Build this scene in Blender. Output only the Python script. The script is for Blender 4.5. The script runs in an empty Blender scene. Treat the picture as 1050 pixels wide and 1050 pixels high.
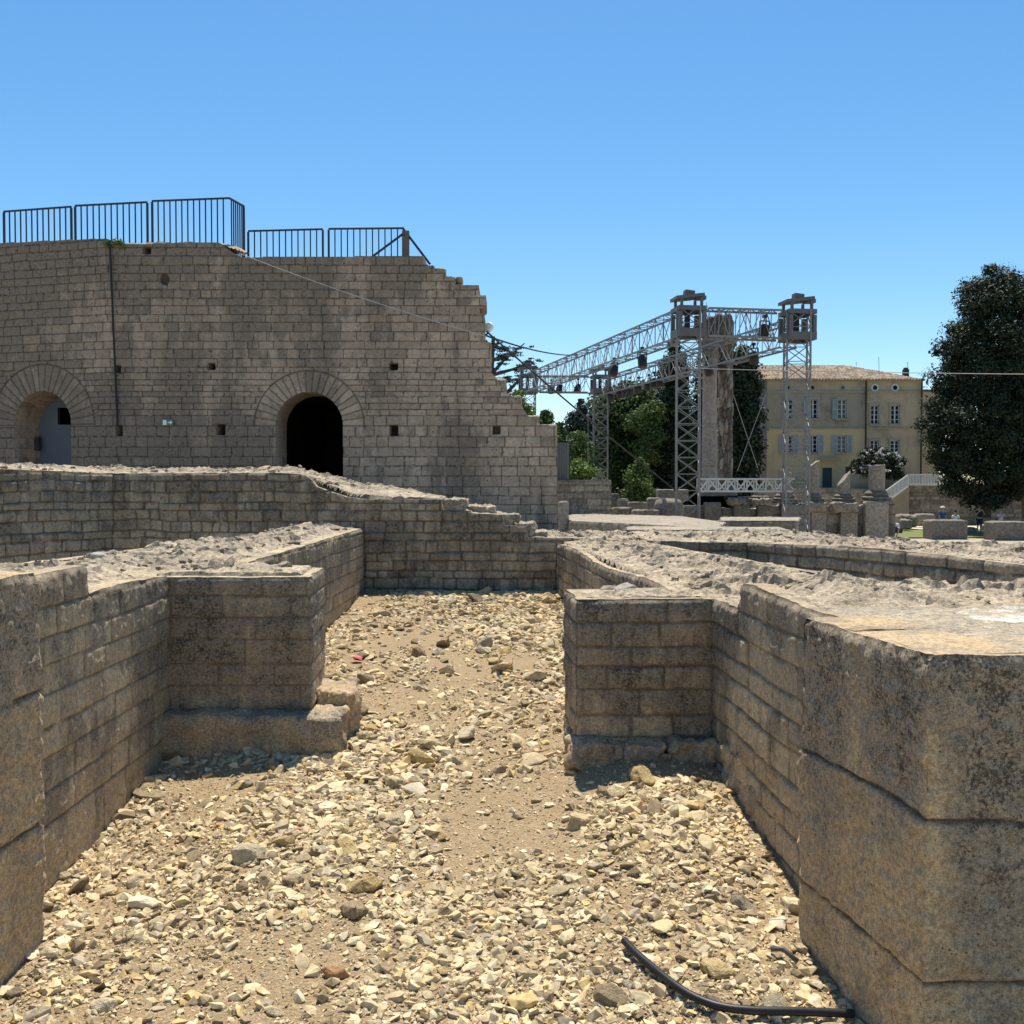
import bpy, bmesh, math, random
import numpy as np
from mathutils import Vector, Matrix, Euler
R = math.radians
scene = bpy.context.scene
COL = scene.collection
rng = np.random.default_rng(7)
random.seed(7)

# ------------------------------------------------------------------ camera
EYE = 1.7
TILT = math.atan(28/1000.0)
def at(px, py, Y):
    """world point at depth Y seen at photo pixel (px, py)"""
    u = (px-525)/1000.0; v = (525-py)/1000.0
    dy = math.cos(TILT)+v*math.sin(TILT); dz = -math.sin(TILT)+v*math.cos(TILT)
    s = Y/dy
    return Vector((u*s, Y, EYE+dz*s))
cam_d = bpy.data.cameras.new('camera'); cam_d.sensor_width = 36; cam_d.lens = 36*1000/1050.0
cam_d.clip_start = .05; cam_d.clip_end = 3000
cam = bpy.data.objects.new('camera', cam_d); COL.objects.link(cam)
cam.location = (0, 0, EYE); cam.rotation_euler = (math.pi/2-TILT, 0, 0)
scene.camera = cam

# ------------------------------------------------------------------ noise
def _hash(ix, iy, iz, seed):
    h = (ix.astype(np.int64)*374761393 + iy.astype(np.int64)*668265263 + iz.astype(np.int64)*2147483647 + seed*974634777) & 0xffffffff
    h = ((h ^ (h >> 13))*1274126177) & 0xffffffff
    h = ((h ^ (h >> 15))*2246822519) & 0xffffffff
    return ((h ^ (h >> 16)) & 0xffffff)/float(0xffffff)
def vnoise(x, y, z=0.0, seed=0):
    x, y, z = np.broadcast_arrays(np.asarray(x, float), np.asarray(y, float), np.asarray(z, float))
    ix, iy, iz = np.floor(x), np.floor(y), np.floor(z)
    fx, fy, fz = x-ix, y-iy, z-iz
    ix, iy, iz = ix.astype(np.int64), iy.astype(np.int64), iz.astype(np.int64)
    sx, sy, sz = [f*f*f*(f*(f*6-15)+10) for f in (fx, fy, fz)]
    def H(a, b, c): return _hash(ix+a, iy+b, iz+c, seed)
    def lerp(a, b, t): return a+(b-a)*t
    x00 = lerp(H(0,0,0), H(1,0,0), sx); x10 = lerp(H(0,1,0), H(1,1,0), sx)
    x01 = lerp(H(0,0,1), H(1,0,1), sx); x11 = lerp(H(0,1,1), H(1,1,1), sx)
    return lerp(lerp(x00, x10, sy), lerp(x01, x11, sy), sz)*2-1
def fbm(x, y, z=0.0, o=4, seed=0):
    a, s, n = 1.0, 0.0, 0.0
    for k in range(o):
        s = s+a*vnoise(np.asarray(x)*2**k, np.asarray(y)*2**k, np.asarray(z)*2**k, seed+k*17); n += a; a *= .5
    return s/n
def worley(x, y, seed=0):
    """F1, F2, cell id (0..1), offset to the cell point"""
    ix, iy = np.floor(x).astype(np.int64), np.floor(y).astype(np.int64)
    f1 = np.full(x.shape, 9.0); f2 = np.full(x.shape, 9.0); cid = np.zeros(x.shape); ox = np.zeros(x.shape); oy = np.zeros(x.shape)
    for a in (-1, 0, 1):
        for b in (-1, 0, 1):
            cx, cy = ix+a, iy+b; zz = np.zeros_like(cx)
            px = cx+_hash(cx, cy, zz, seed); py = cy+_hash(cx, cy, zz+1, seed)
            d = np.hypot(px-x, py-y); near = d < f1
            f2 = np.where(near, f1, np.minimum(f2, d))
            cid = np.where(near, _hash(cx, cy, zz+2, seed), cid)
            ox = np.where(near, x-px, ox); oy = np.where(near, y-py, oy); f1 = np.where(near, d, f1)
    return f1, f2, cid, ox, oy
def sstep(a, b, x):
    t = np.clip((x-a)/(b-a), 0, 1); return t*t*(3-2*t)

# ------------------------------------------------------------------ objects
def tag(o, label=None, cat=None, group=None, kind=None):
    if label: o['label'] = label
    if cat:
        o['category'] = cat
        if not kind: o['kind'] = 'thing'
    if group: o['group'] = group
    if kind: o['kind'] = kind
    return o
def thing(name, label, cat, loc=(0, 0, 0), group=None):
    o = bpy.data.objects.new(name, None); COL.objects.link(o); o.location = loc; o.empty_display_size = .2
    return tag(o, label, cat, group)
def link(name, me, mat=None, parent=None):
    o = bpy.data.objects.new(name, me); COL.objects.link(o)
    if mat is not None and not me.materials:
        me.materials.append(mat)
    if parent is not None:
        o.parent = parent          # mesh parents already sit at the world origin; an Empty's own place is taken out again
        if parent.type == 'EMPTY': o.matrix_parent_inverse = Matrix.Translation(-parent.location)
    return o
def np_mesh(name, V, Q, col=None, smooth=False, mat_idx=None):
    """V (n,3); Q: list of arrays (m,k) of polygons; col (n,4) colours"""
    V = np.asarray(V, np.float32)
    if not isinstance(Q, (list, tuple)): Q = [Q]
    Q = [np.asarray(q, np.int64) for q in Q if len(q)]
    me = bpy.data.meshes.new(name)
    me.vertices.add(len(V)); me.vertices.foreach_set('co', V.ravel())
    nl = sum(q.size for q in Q); nf = sum(len(q) for q in Q)
    me.loops.add(nl); me.polygons.add(nf)
    li = np.concatenate([q.ravel() for q in Q]).astype(np.int32)
    tot = np.concatenate([np.full(len(q), q.shape[1]) for q in Q]).astype(np.int32)
    st = np.concatenate([[0], np.cumsum(tot)[:-1]]).astype(np.int32)
    me.loops.foreach_set('vertex_index', li)
    me.polygons.foreach_set('loop_start', st)
    try: me.polygons.foreach_set('loop_total', tot)
    except Exception: pass
    me.update(calc_edges=True)
    me.polygons.foreach_set('use_smooth', np.full(nf, smooth))
    if col is not None:
        a = me.color_attributes.new('Col', 'FLOAT_COLOR', 'POINT')
        a.data.foreach_set('color', np.asarray(col, np.float32).ravel())
    me.validate(); return me

class MB:
    """collects boxes, tubes and polygons into one mesh"""
    def __init__(s): s.v = []; s.f = []
    def box(s, c, size, rz=0.0, rx=0.0, ry=0.0):
        m = Matrix.Translation(c) @ Euler((rx, ry, rz)).to_matrix().to_4x4()
        n = len(s.v); a, b, d = [k/2 for k in size]
        for z in (-d, d):
            for x, y in ((-a, -b), (a, -b), (a, b), (-a, b)): s.v.append(tuple(m @ Vector((x, y, z))))
        for q in ((0,3,2,1), (4,5,6,7), (0,1,5,4), (1,2,6,5), (2,3,7,6), (3,0,4,7)): s.f.append(tuple(n+k for k in q))
        return s
    def bar(s, p, q, w=.05, h=None, up=(0, 0, 1)):
        p, q = Vector(p), Vector(q); d = (q-p)
        if d.length < 1e-6: return s
        d.normalize(); u = Vector(up)
        if abs(d.dot(u)) > .98: u = Vector((0, 1, 0))
        x = d.cross(u).normalized(); y = x.cross(d); h = h or w; n = len(s.v)
        for o in (p, q):
            for a, b in ((-1,-1), (1,-1), (1,1), (-1,1)): s.v.append(tuple(o+x*(a*w/2)+y*(b*h/2)))
        for k in ((0,3,2,1), (4,5,6,7), (0,1,5,4), (1,2,6,5), (2,3,7,6), (3,0,4,7)): s.f.append(tuple(n+i for i in k))
        return s
    def tube(s, pts, r, seg=6, cap=True):
        pts = [Vector(p) for p in pts]; rs = r if isinstance(r, (list, tuple)) else [r]*len(pts)
        n0 = len(s.v); prev = None
        for i, p in enumerate(pts):
            d = (pts[min(i+1, len(pts)-1)]-pts[max(i-1, 0)]).normalized()
            if prev is None:
                u = Vector((0, 0, 1)) if abs(d.z) < .9 else Vector((1, 0, 0))
                x = d.cross(u).normalized()
            else:
                x = (prev-d*prev.dot(d)).normalized()
            prev = x; y = d.cross(x)
            for k in range(seg):
                a = 2*math.pi*k/seg; s.v.append(tuple(p+(x*math.cos(a)+y*math.sin(a))*rs[i]))
        for i in range(len(pts)-1):
            for k in range(seg):
                a = n0+i*seg+k; b = n0+i*seg+(k+1) % seg
                s.f.append((a, b, b+seg, a+seg))
        if cap:
            s.f.append(tuple(n0+k for k in reversed(range(seg)))); s.f.append(tuple(len(s.v)-seg+k for k in range(seg)))
        return s
    def lathe(s, c, prof, seg=20, tilt=None):
        n0 = len(s.v); c = Vector(c)
        for r, z in prof:
            for k in range(seg):
                a = 2*math.pi*k/seg; s.v.append((c.x+r*math.cos(a), c.y+r*math.sin(a), c.z+z))
        for i in range(len(prof)-1):
            for k in range(seg):
                a = n0+i*seg+k; b = n0+i*seg+(k+1) % seg
                s.f.append((a, b, b+seg, a+seg))
        s.f.append(tuple(n0+k for k in reversed(range(seg)))); s.f.append(tuple(len(s.v)-seg+k for k in range(seg)))
        return s
    def poly(s, pts):
        n = len(s.v); s.v += [tuple(p) for p in pts]; s.f.append(tuple(range(n, n+len(pts)))); return s
    def build(s, name, mat, parent=None, smooth=False):
        me = bpy.data.meshes.new(name); me.from_pydata(s.v, [], s.f); me.update()
        if smooth:
            for p in me.polygons: p.use_smooth = True
        return link(name, me, mat, parent)

# ------------------------------------------------------------------ materials
class NT:
    def __init__(s, name):
        s.m = bpy.data.materials.new(name); s.m.use_nodes = True; s.t = s.m.node_tree; s.t.nodes.clear()
        s.out = s.t.nodes.new('ShaderNodeOutputMaterial'); s.b = s.t.nodes.new('ShaderNodeBsdfPrincipled')
        s.t.links.new(s.b.outputs[0], s.out.inputs[0]); s.b.inputs['Roughness'].default_value = .9
        s.b.inputs['Specular IOR Level'].default_value = .2
        s.co = s.t.nodes.new('ShaderNodeTexCoord').outputs['Object']
    def L(s, a, b): s.t.links.new(a, b)
    def val(s, x, sock):
        if hasattr(x, 'links'): s.L(x, sock)
        elif isinstance(x, (tuple, list)): sock.default_value = tuple(x)+((1,) if len(x) == 3 else ())
        else: sock.default_value = x
    def noise(s, scale, detail=4, rough=.55, dist=0, stretch=None):
        n = s.t.nodes.new('ShaderNodeTexNoise'); n.inputs['Scale'].default_value = scale; n.inputs['Detail'].default_value = detail
        n.inputs['Roughness'].default_value = rough; n.inputs['Distortion'].default_value = dist
        co = s.co
        if stretch:
            mp = s.t.nodes.new('ShaderNodeMapping'); mp.inputs['Scale'].default_value = stretch; s.L(co, mp.inputs[0]); co = mp.outputs[0]
        s.L(co, n.inputs['Vector']); return n.outputs['Fac']
    def voro(s, scale, feature='F1', out='Distance'):
        n = s.t.nodes.new('ShaderNodeTexVoronoi'); n.feature = feature; n.inputs['Scale'].default_value = scale
        s.L(s.co, n.inputs['Vector']); return n.outputs[out]
    def ramp(s, f, lo, hi, a=0.0, b=1.0):
        n = s.t.nodes.new('ShaderNodeMapRange'); n.interpolation_type = 'SMOOTHSTEP'
        s.val(f, n.inputs[0]); s.val(lo, n.inputs[1]); s.val(hi, n.inputs[2]); s.val(a, n.inputs[3]); s.val(b, n.inputs[4]); return n.outputs[0]
    def math(s, op, a, b=0.0, clamp=False):
        n = s.t.nodes.new('ShaderNodeMath'); n.operation = op; n.use_clamp = clamp
        s.val(a, n.inputs[0]); s.val(b, n.inputs[1]); return n.outputs[0]
    def mix(s, f, a, b, mode='MIX'):
        n = s.t.nodes.new('ShaderNodeMix'); n.data_type = 'RGBA'; n.blend_type = mode
        s.val(f, n.inputs[0]); s.val(a, n.inputs[6]); s.val(b, n.inputs[7]); return n.outputs[2]
    def attr(s, name='Col'):
        n = s.t.nodes.new('ShaderNodeAttribute'); n.attribute_name = name
        p = s.t.nodes.new('ShaderNodeSeparateColor'); s.L(n.outputs['Color'], p.inputs[0]); return p.outputs
    def objrand(s): return s.t.nodes.new('ShaderNodeObjectInfo').outputs['Random']
    def bump(s, h, strength=.4, dist=.01):
        n = s.t.nodes.new('ShaderNodeBump'); n.inputs['Strength'].default_value = strength; n.inputs['Distance'].default_value = dist
        s.L(h, n.inputs['Height']); s.L(n.outputs[0], s.b.inputs['Normal']); return n
    def base(s, c): s.val(c, s.b.inputs['Base Color'])

def stone_mat(name, lo, hi, mortar, dark=(.07,.062,.052), tan=(.42,.31,.18), fine=55, pit=.5, crust_gain=1.0, bump=.5, dist=.006, tan_amt=.35, pale=None, cs=(4.5, 38), soft=.10, camt=.75):
    """limestone: R of 'Col' is the tone of each block, G the joints, B how much black crust may sit there"""
    n = NT(name); r, g, b = n.attr()[:3]
    n1 = n.noise(2.3, 6, .6); n2 = n.noise(9, 6, .65); n3 = n.noise(fine, 5, .7); n4 = n.noise(.9, 3)
    t = n.math('ADD', n.math('MULTIPLY', r, .75), n.math('MULTIPLY', n.math('SUBTRACT', n2, .5), 1.1), True)
    c = n.mix(t, lo, hi)
    c = n.mix(n.math('MULTIPLY', n.ramp(n1, .52, .72), tan_amt), c, tan)
    if pale: c = n.mix(n.ramp(n.noise(3.1, 7, .7), .56, .66, 0, .8), c, pale)
    # black crust and lichen in patches, thickest where B is high
    thr = n.math('SUBTRACT', .74, n.math('MULTIPLY', b, .32*crust_gain))
    pat = n.math('ADD', n.math('MULTIPLY', n.noise(cs[0], 8, .72, .3), .42), n.math('MULTIPLY', n.noise(cs[1], 6, .75), .58))
    cr = n.ramp(pat, n.math('SUBTRACT', thr, soft), n.math('ADD', thr, soft))
    c = n.mix(n.math('MULTIPLY', cr, camt), c, dark)
    c = n.mix(n.math('MULTIPLY', g, .85), c, mortar)
    sp = n.ramp(n3, .3, .7, 1-pit*.55, 1+pit*.35)
    c = n.mix(1.0, c, n.mix(sp, (0,0,0), (1,1,1)), 'MULTIPLY') if False else n.mix(1.0, c, sp, 'MULTIPLY')
    n.base(c)
    h = n.math('ADD', n3, n.math('MULTIPLY', n.noise(fine*3.1, 3, .7), .5))
    n.bump(h, bump, dist)
    return n.m
def patina_mat(name, lo, hi, grey, dark, mortar, tone_amt=.5, fine=90, dist=.004, bump=.6, pale=None, gain=1.0, mort_amt=.6, sx=1.0, spk=.125, mot=(.66, 1.28)):
    """warm limestone under a grey patina and black lichen specks; R tone of each block, G joints, B how weathered"""
    n = NT(name); r, g, b = n.attr()[:3]
    big = n.noise(1.1*sx, 4, .6); mid = n.noise(5*sx, 7, .68); stv = n.noise(3.2*sx, 6, .65, 0, (1.3, 1.3, .28)); fn = n.noise(fine, 6, .78); grain = n.noise(fine*3.2, 3, .8); pitv = n.voro(fine*.55)
    t = n.math('ADD', n.math('MULTIPLY', r, tone_amt), n.math('MULTIPLY', n.math('SUBTRACT', mid, .38), 2.0), True)
    c = n.mix(t, lo, hi)
    w = n.math('ADD', n.math('ADD', n.math('MULTIPLY', b, .85*gain), n.math('MULTIPLY', n.math('SUBTRACT', stv, .5), 2.4)), n.math('ADD', n.math('MULTIPLY', n.math('SUBTRACT', mid, .5), 2.0), n.math('MULTIPLY', n.math('SUBTRACT', r, .5), tone_amt*.7)))
    c = n.mix(n.math('MULTIPLY', n.ramp(w, -.05, .55), .9), c, grey)
    sp = n.math('ADD', n.math('MULTIPLY', fn, .62), n.math('MULTIPLY', n.noise(14*sx, 6, .75), .38))
    thr = n.math('SUBTRACT', .63, n.math('MULTIPLY', n.math('MINIMUM', n.math('MAXIMUM', w, 0.0), 1.0), spk))
    c = n.mix(n.math('MULTIPLY', n.ramp(sp, n.math('SUBTRACT', thr, .045), n.math('ADD', thr, .05)), .85), c, dark)
    if pale: c = n.mix(n.ramp(n.noise(3.1*sx, 7, .7), .56, .66, 0, .8), c, pale)
    c = n.mix(n.math('MULTIPLY', g, mort_amt), c, mortar)
    c = n.mix(1.0, c, n.ramp(n.noise(fine*.62, 7, .85), .40, .60, mot[0], mot[1]), 'MULTIPLY')
    c = n.mix(1.0, c, n.ramp(grain, .38, .62, 1-(1-mot[0])*.9, 1+(mot[1]-1)*.9), 'MULTIPLY')
    pit = n.math('MULTIPLY', n.ramp(pitv, .12, .26, 1, 0), n.ramp(n.noise(9*sx, 4, .7), .47, .56))
    c = n.mix(n.math('MULTIPLY', pit, .75), c, dark)
    n.base(c)
    h = n.math('ADD', n.math('ADD', fn, n.math('MULTIPLY', grain, .4)), n.math('MULTIPLY', n.math('MINIMUM', pitv, .4), .9))
    n.bump(h, bump, dist); n.b.inputs['Roughness'].default_value = .95
    return n.m
def flat_mat(name, c, rough=.7, metal=0.0, var=.12, scale=6, bump=0.0, spec=.3):
    n = NT(name); f = n.noise(scale, 5, .6)
    lo = tuple(max(0, k*(1-var*2)) for k in c); hi = tuple(min(1, k*(1+var*2)) for k in c)
    n.base(n.mix(f, lo, hi)); n.b.inputs['Roughness'].default_value = rough; n.b.inputs['Metallic'].default_value = metal
    n.b.inputs['Specular IOR Level'].default_value = spec
    if bump: n.bump(n.noise(scale*6, 5, .7), bump, .01)
    return n.m
# ------------------------------------------------------------------ masonry
def masonry(S, Z, zb, lens, seed, jw=.012, depth=.012, wav=.006, forced=(), rnd=.012, off=.006, rough=.003, vj=1.0, ero=.08):
    """relief (m), tone, joint mask for a coursed stone face; S along the wall, Z up"""
    rs = np.random.default_rng(seed); zb = np.asarray(zb, float)
    zz = Z+wav*fbm(S*1.6, Z*1.6, seed*.37, 3, seed)*1.6
    ss = S+wav*1.2*fbm(S*2.1+9, Z*3.1, seed*.11, 3, seed+3)
    ci = np.clip(np.searchsorted(zb, zz)-1, 0, len(zb)-2)
    dz = np.minimum(zz-zb[ci], zb[ci+1]-zz)
    dx = np.full(S.shape, 9.0); tone = np.zeros(S.shape); bo = np.zeros(S.shape); er = np.zeros(S.shape)
    s0, s1 = S.min()-1.5, S.max()+1.5
    for c in range(len(zb)-1):
        m = ci == c
        b = [s0-rs.random()*lens[1]]
        hh = zb[c+1]-zb[c]
        while b[-1] < s1: b.append(b[-1]+rs.uniform(*lens))
        b = np.array(b)
        for f in forced:
            k = np.argmin(abs(b-f)); b[k] = f
        b = np.unique(np.round(b, 4)); nb = len(b)
        tn = rs.random(nb); of = rs.normal(0, off, nb); ee = (rs.random(nb) < ero)*rs.random(nb)
        if not m.any(): continue
        k = np.clip(np.searchsorted(b, ss[m])-1, 0, nb-2)
        dx[m] = np.minimum(ss[m]-b[k], b[k+1]-ss[m])*1.0
        tone[m] = tn[k]; bo[m] = of[k]; er[m] = ee[k]
    dzz = np.maximum(dz, 0); dxx = np.maximum(dx, 0)/vj
    di = np.minimum(dzz, dxx)
    cor = (dzz < rnd) & (dxx < rnd)
    di = np.where(cor, rnd-np.hypot(rnd-dzz, rnd-dxx), di)
    di = di+jw*.55*fbm(S*11, Z*11, seed, 3, seed+5)
    t = sstep(jw*.35, jw*.35+max(jw*.8, .004), di)
    belly = sstep(0, .05, di)*.004
    d = -depth*(1-t)*(.6+.6*(.5+.5*vnoise(S*6, Z*6, seed, seed+8))) + t*(bo+belly*(off/.006)-er*depth*1.6*(.5+.5*fbm(S*9, Z*9, 1, 3, seed)))
    d = d+rough*fbm(S*26, Z*26, seed, 4, seed+9)*(.4+t)
    return d, tone, 1-t

def seglen(path):
    p = np.array(path, float); return np.hypot(*(p[1:]-p[:-1]).T)
def strip(name, path, z0, top, res, relief, thick=.25, side=1, mat=None, parent=None, keep=None, crust=None, seed=0, smooth=True, rimcrust=.12):
    """a displaced masonry face along a plan polyline. top(s): height of its upper edge; relief(S,Z): depth, tone, joint.
    keep(S,Z) masks openings. Free edges are carried back by `thick`, so the face has real thickness."""
    p = np.array(path, float); sl = seglen(path); cum = np.concatenate([[0], np.cumsum(sl)])
    s = np.unique(np.concatenate([np.linspace(cum[i], cum[i+1], max(2, int(math.ceil(sl[i]/res))+1)) for i in range(len(sl))]))
    seg = np.clip(np.searchsorted(cum, s, 'right')-1, 0, len(sl)-1)
    f = (s-cum[seg])/sl[seg]
    P = p[seg]+(p[seg+1]-p[seg])*f[:, None]
    T = (p[1:]-p[:-1])/sl[:, None]
    Nn = np.stack([T[:, 1], -T[:, 0]], 1)*side
    N = Nn[seg].copy()
    for i in range(1, len(sl)):
        k = np.argmin(abs(s-cum[i])); a = Nn[i-1]+Nn[i]; L = np.linalg.norm(a)
        if L > .2: N[k] = a/L * min(1.5, 2/L)
    tp = np.array([top(x) for x in s])
    tp = tp+.006*fbm(s*7, s*0+3.3, 0, 3, seed+2)
    z = np.arange(z0, tp.max()+res, res)
    S, Z = np.meshgrid(s, z, indexing='ij')
    above = Z[:, :-1] >= tp[:, None]
    TP = np.broadcast_to(tp[:, None], Z.shape)
    Z2 = np.minimum(Z, TP)
    d, tone, joint = relief(S, Z2)
    # worn arris along the top
    d = d-.012*sstep(.03, 0, TP-Z2)*(1+fbm(S*9, Z2*3, 0, 3, seed))
    cr = crust(S, Z2, TP-Z2) if crust else np.zeros(S.shape)
    X = P[:, 0][:, None]+N[:, 0][:, None]*d; Y = P[:, 1][:, None]+N[:, 1][:, None]*d
    ns, nz = S.shape
    idx = np.arange(ns*nz).reshape(ns, nz)
    cell = ~(above[:-1, :] & above[1:, :])
    if keep is not None:
        sc = (S[:-1, :-1]+S[1:, 1:])/2; zc = (Z[:-1, :-1]+Z[1:, 1:])/2
        cell &= keep(sc, zc)
    a = idx[:-1, :-1][cell]; b = idx[1:, :-1][cell]; c = idx[1:, 1:][cell]; e = idx[:-1, 1:][cell]
    quads = np.stack([a, b, c, e], 1) if side == 1 else np.stack([a, e, c, b], 1)
    V = np.stack([X.ravel(), Y.ravel(), Z2.ravel()], 1)
    C = np.stack([tone.ravel(), joint.ravel(), np.clip(cr.ravel(), 0, 1), np.ones(ns*nz)], 1)
    # free edges
    E = np.concatenate([quads[:, [0, 1]], quads[:, [1, 2]], quads[:, [2, 3]], quads[:, [3, 0]]])
    key = np.sort(E, 1); kk = key[:, 0]*(ns*nz)+key[:, 1]
    u, first, cnt = np.unique(kk, return_index=True, return_counts=True)
    B = E[first[cnt == 1]]
    bv = np.unique(B); mp = np.full(ns*nz, -1); mp[bv] = ns*nz+np.arange(len(bv))
    NV = np.repeat(N, nz, 0)[bv]
    VF = V[bv].copy(); VB = VF.copy(); VB[:, :2] -= NV*thick
    CB = C[bv].copy(); CB[:, 1] *= .3; CB[:, 2] = rimcrust; nb_ = len(bv)
    Q2 = np.stack([mp[B[:, 1]], mp[B[:, 0]], mp[B[:, 0]]+nb_, mp[B[:, 1]]+nb_], 1)
    V = np.concatenate([V, VF, VB]); C = np.concatenate([C, CB, CB])
    me = np_mesh(name, V, [quads, Q2], C, False)
    sm = np.zeros(len(me.polygons), bool); sm[:len(quads)] = smooth
    me.polygons.foreach_set('use_smooth', sm)
    return link(name, me, mat, parent)

def in_poly(x, y, poly):
    ins = np.zeros(x.shape, bool); n = len(poly)
    for i in range(n):
        x1, y1 = poly[i]; x2, y2 = poly[(i+1) % n]
        c = ((y1 > y) != (y2 > y))
        with np.errstate(divide='ignore', invalid='ignore'):
            xx = (x2-x1)*(y-y1)/((y2-y1) if y2 != y1 else 1e-9)+x1
        ins ^= c & (x < xx)
    return ins
def poly_dist(x, y, poly):
    d = np.full(x.shape, 99.0); n = len(poly)
    for i in range(n):
        ax, ay = poly[i]; bx, by = poly[(i+1) % n]; L2 = (bx-ax)**2+(by-ay)**2+1e-12
        t = np.clip(((x-ax)*(bx-ax)+(y-ay)*(by-ay))/L2, 0, 1)
        d = np.minimum(d, np.hypot(x-(ax+t*(bx-ax)), y-(ay+t*(by-ay))))
    return d
def rocky(x, y, seed, s1=3.4, s2=8.5, a1=.034, a2=.025):
    """broken rubble core: tilted facets with crevices; returns height, tone, crevice"""
    wx = x+.06*fbm(x*5, y*5, 1, 3, seed+40); wy = y+.06*fbm(x*5+7, y*5, 2, 3, seed+41)
    h = 0; tone = 0; crev = 0
    for k, (sc, am) in enumerate(((s1, a1), (s2, a2), (s2*2.4, a2*.42))):
        f1, f2, cid, ox, oy = worley(wx*sc, wy*sc*1.15, seed+k*5)
        tx = np.sin(cid*91.7)*1.0; ty = np.cos(cid*57.3)*1.0
        edge = sstep(0.0, .13, f2-f1)
        pres = (np.mod(cid*7.31, 1.0) > (.30, .35, .25)[k])*1.0
        h = h+am*pres*((cid-.45)*1.0+(tx*ox+ty*oy)*1.15)*edge-am*.5*(1-edge)*pres
        tone = tone+(.5, .35, .15)[k]*np.mod(cid*3.77, 1.0); crev = np.maximum(crev, (1-edge)*(.8, .7, .3)[k]*pres)
    h = h+.014*fbm(x*22, y*14, 3, 4, seed+9)
    return h, tone, crev
RUB = []
def rubble(name, poly, zf, res, mat, parent, seed=0, amp=.09, rim=.22, rock=1.0, crust=.25, smooth=False, sink=.03, s1=3.4, s2=8.5):
    """rough broken top of a wall: heightfield inside a plan polygon, low at the rim, lumpy inside"""
    P = np.array(poly, float); x0, y0 = P.min(0); x1, y1 = P.max(0)
    x = np.arange(x0, x1+res, res); y = np.arange(y0, y1+res, res)
    X, Y = np.meshgrid(x, y, indexing='ij')
    jx = (vnoise(X*37, Y*37, 5, seed)*.35*res); jy = (vnoise(X*37, Y*37, 9, seed)*.35*res)
    X = X+jx; Y = Y+jy
    d = poly_dist(X, Y, poly)
    h, tone, crev = rocky(X, Y, seed, s1, s2)
    inn = sstep(.02, rim, d)
    Zz = zf(X, Y)-sink+inn*(sink+amp*(.55+.75*fbm(X*1.3, Y*1.3, 1, 3, seed+2))+h*rock)+(1-inn)*h*.25*rock
    cr = crust*(.5+.9*fbm(X*2.2, Y*2.2, 7, 3, seed+6))+crev*.5
    ins = in_poly(X, Y, poly)
    cell = ins[:-1, :-1] & ins[1:, :-1] & ins[1:, 1:] & ins[:-1, 1:]
    idx = np.arange(X.size).reshape(X.shape)
    q = np.stack([idx[:-1, :-1][cell], idx[1:, :-1][cell], idx[1:, 1:][cell], idx[:-1, 1:][cell]], 1)
    low = sstep(.012, -.02, h*rock-.5*(1-inn)*.02)*(.35+.65*sstep(-.25, .35, fbm(X*2.6, Y*2.6, 4, 4, seed+13)))*(1 if rock > .5 else .3)
    Zz = Zz-.055*(1-sstep(.0, .028, d))
    C = np.stack([np.clip(tone, 0, 1).ravel(), np.clip(low, 0, 1).ravel(), np.clip(cr, 0, 1).ravel(), np.ones(X.size)], 1)
    V = np.stack([X.ravel(), Y.ravel(), Zz.ravel()], 1)
    V = np.stack([X.ravel(), Y.ravel(), Zz.ravel()], 1)
    us = np.unique(q); mp = np.full(X.size, -1); mp[us] = np.arange(len(us))
    if rock > .5: RUB.append((X[ins], Y[ins], Zz[ins], d[ins], parent, mat))
    return link(name, np_mesh(name, V[us], mp[q], C[us], smooth), mat, parent)

def courses(z0, z1, h, seed, var=.15, from_top=True):
    rs = np.random.default_rng(seed); out = [z1]
    while out[-1] > z0-h: out.append(out[-1]-h*rs.uniform(1-var, 1+var))
    return np.array(out[::-1])

def rough_block(name, c, size, mat, parent=None, rz=0, seed=0, n=14, amp=.03, round_=.12, taper=None, tone=.5, crust=.5, top=None, freq=1.0):
    """a worn stone block: rounded box with a noisy surface"""
    bm = bmesh.new(); bmesh.ops.create_cube(bm, size=2); bmesh.ops.subdivide_edges(bm, edges=bm.edges[:], cuts=n, use_grid_fill=True)
    V = np.array([v.co[:] for v in bm.verts]); F = [[v.index for v in f.verts] for f in bm.faces]; bm.free()
    A = np.abs(V); m = A.max(1, keepdims=True)
    hs = np.array(size)/2; W = V*hs
    r = round_*min(size)
    inner = np.clip(W, -(hs-r), hs-r); dv = W-inner; L = np.linalg.norm(dv, axis=1, keepdims=True)
    nrm = np.where(L > 1e-9, dv/np.maximum(L, 1e-9), 0); W = inner+nrm*r
    if taper:
        k = (W[:, 2]/size[2]+.5); W[:, 0] *= 1-taper*k; W[:, 1] *= 1-taper*k
    if top: W[:, 2] += top(W[:, 0]/hs[0], W[:, 1]/hs[1])*sstep(0, 1, W[:, 2]/hs[2]*.5+.5)
    k = freq/max(min(size), .1)
    dd = amp*(fbm(W[:, 0]*k*1.1+seed, W[:, 1]*k*1.1, W[:, 2]*k*1.1, 4, seed)+.5*fbm(W[:, 0]*k*4+seed, W[:, 1]*k*4, W[:, 2]*k*4, 3, seed+4))
    W = W+nrm*dd[:, None]
    cz, sz = math.cos(rz), math.sin(rz)
    W = np.stack([W[:, 0]*cz-W[:, 1]*sz, W[:, 0]*sz+W[:, 1]*cz, W[:, 2]], 1)+np.array(c)
    col = np.stack([np.clip(tone+.35*fbm(W[:, 0]*k, W[:, 1]*k, W[:, 2]*k, 3, seed+8), 0, 1), np.zeros(len(W)), np.full(len(W), crust), np.ones(len(W))], 1)
    return link(name, np_mesh(name, W, np.array(F), col, True), mat, parent)

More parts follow.
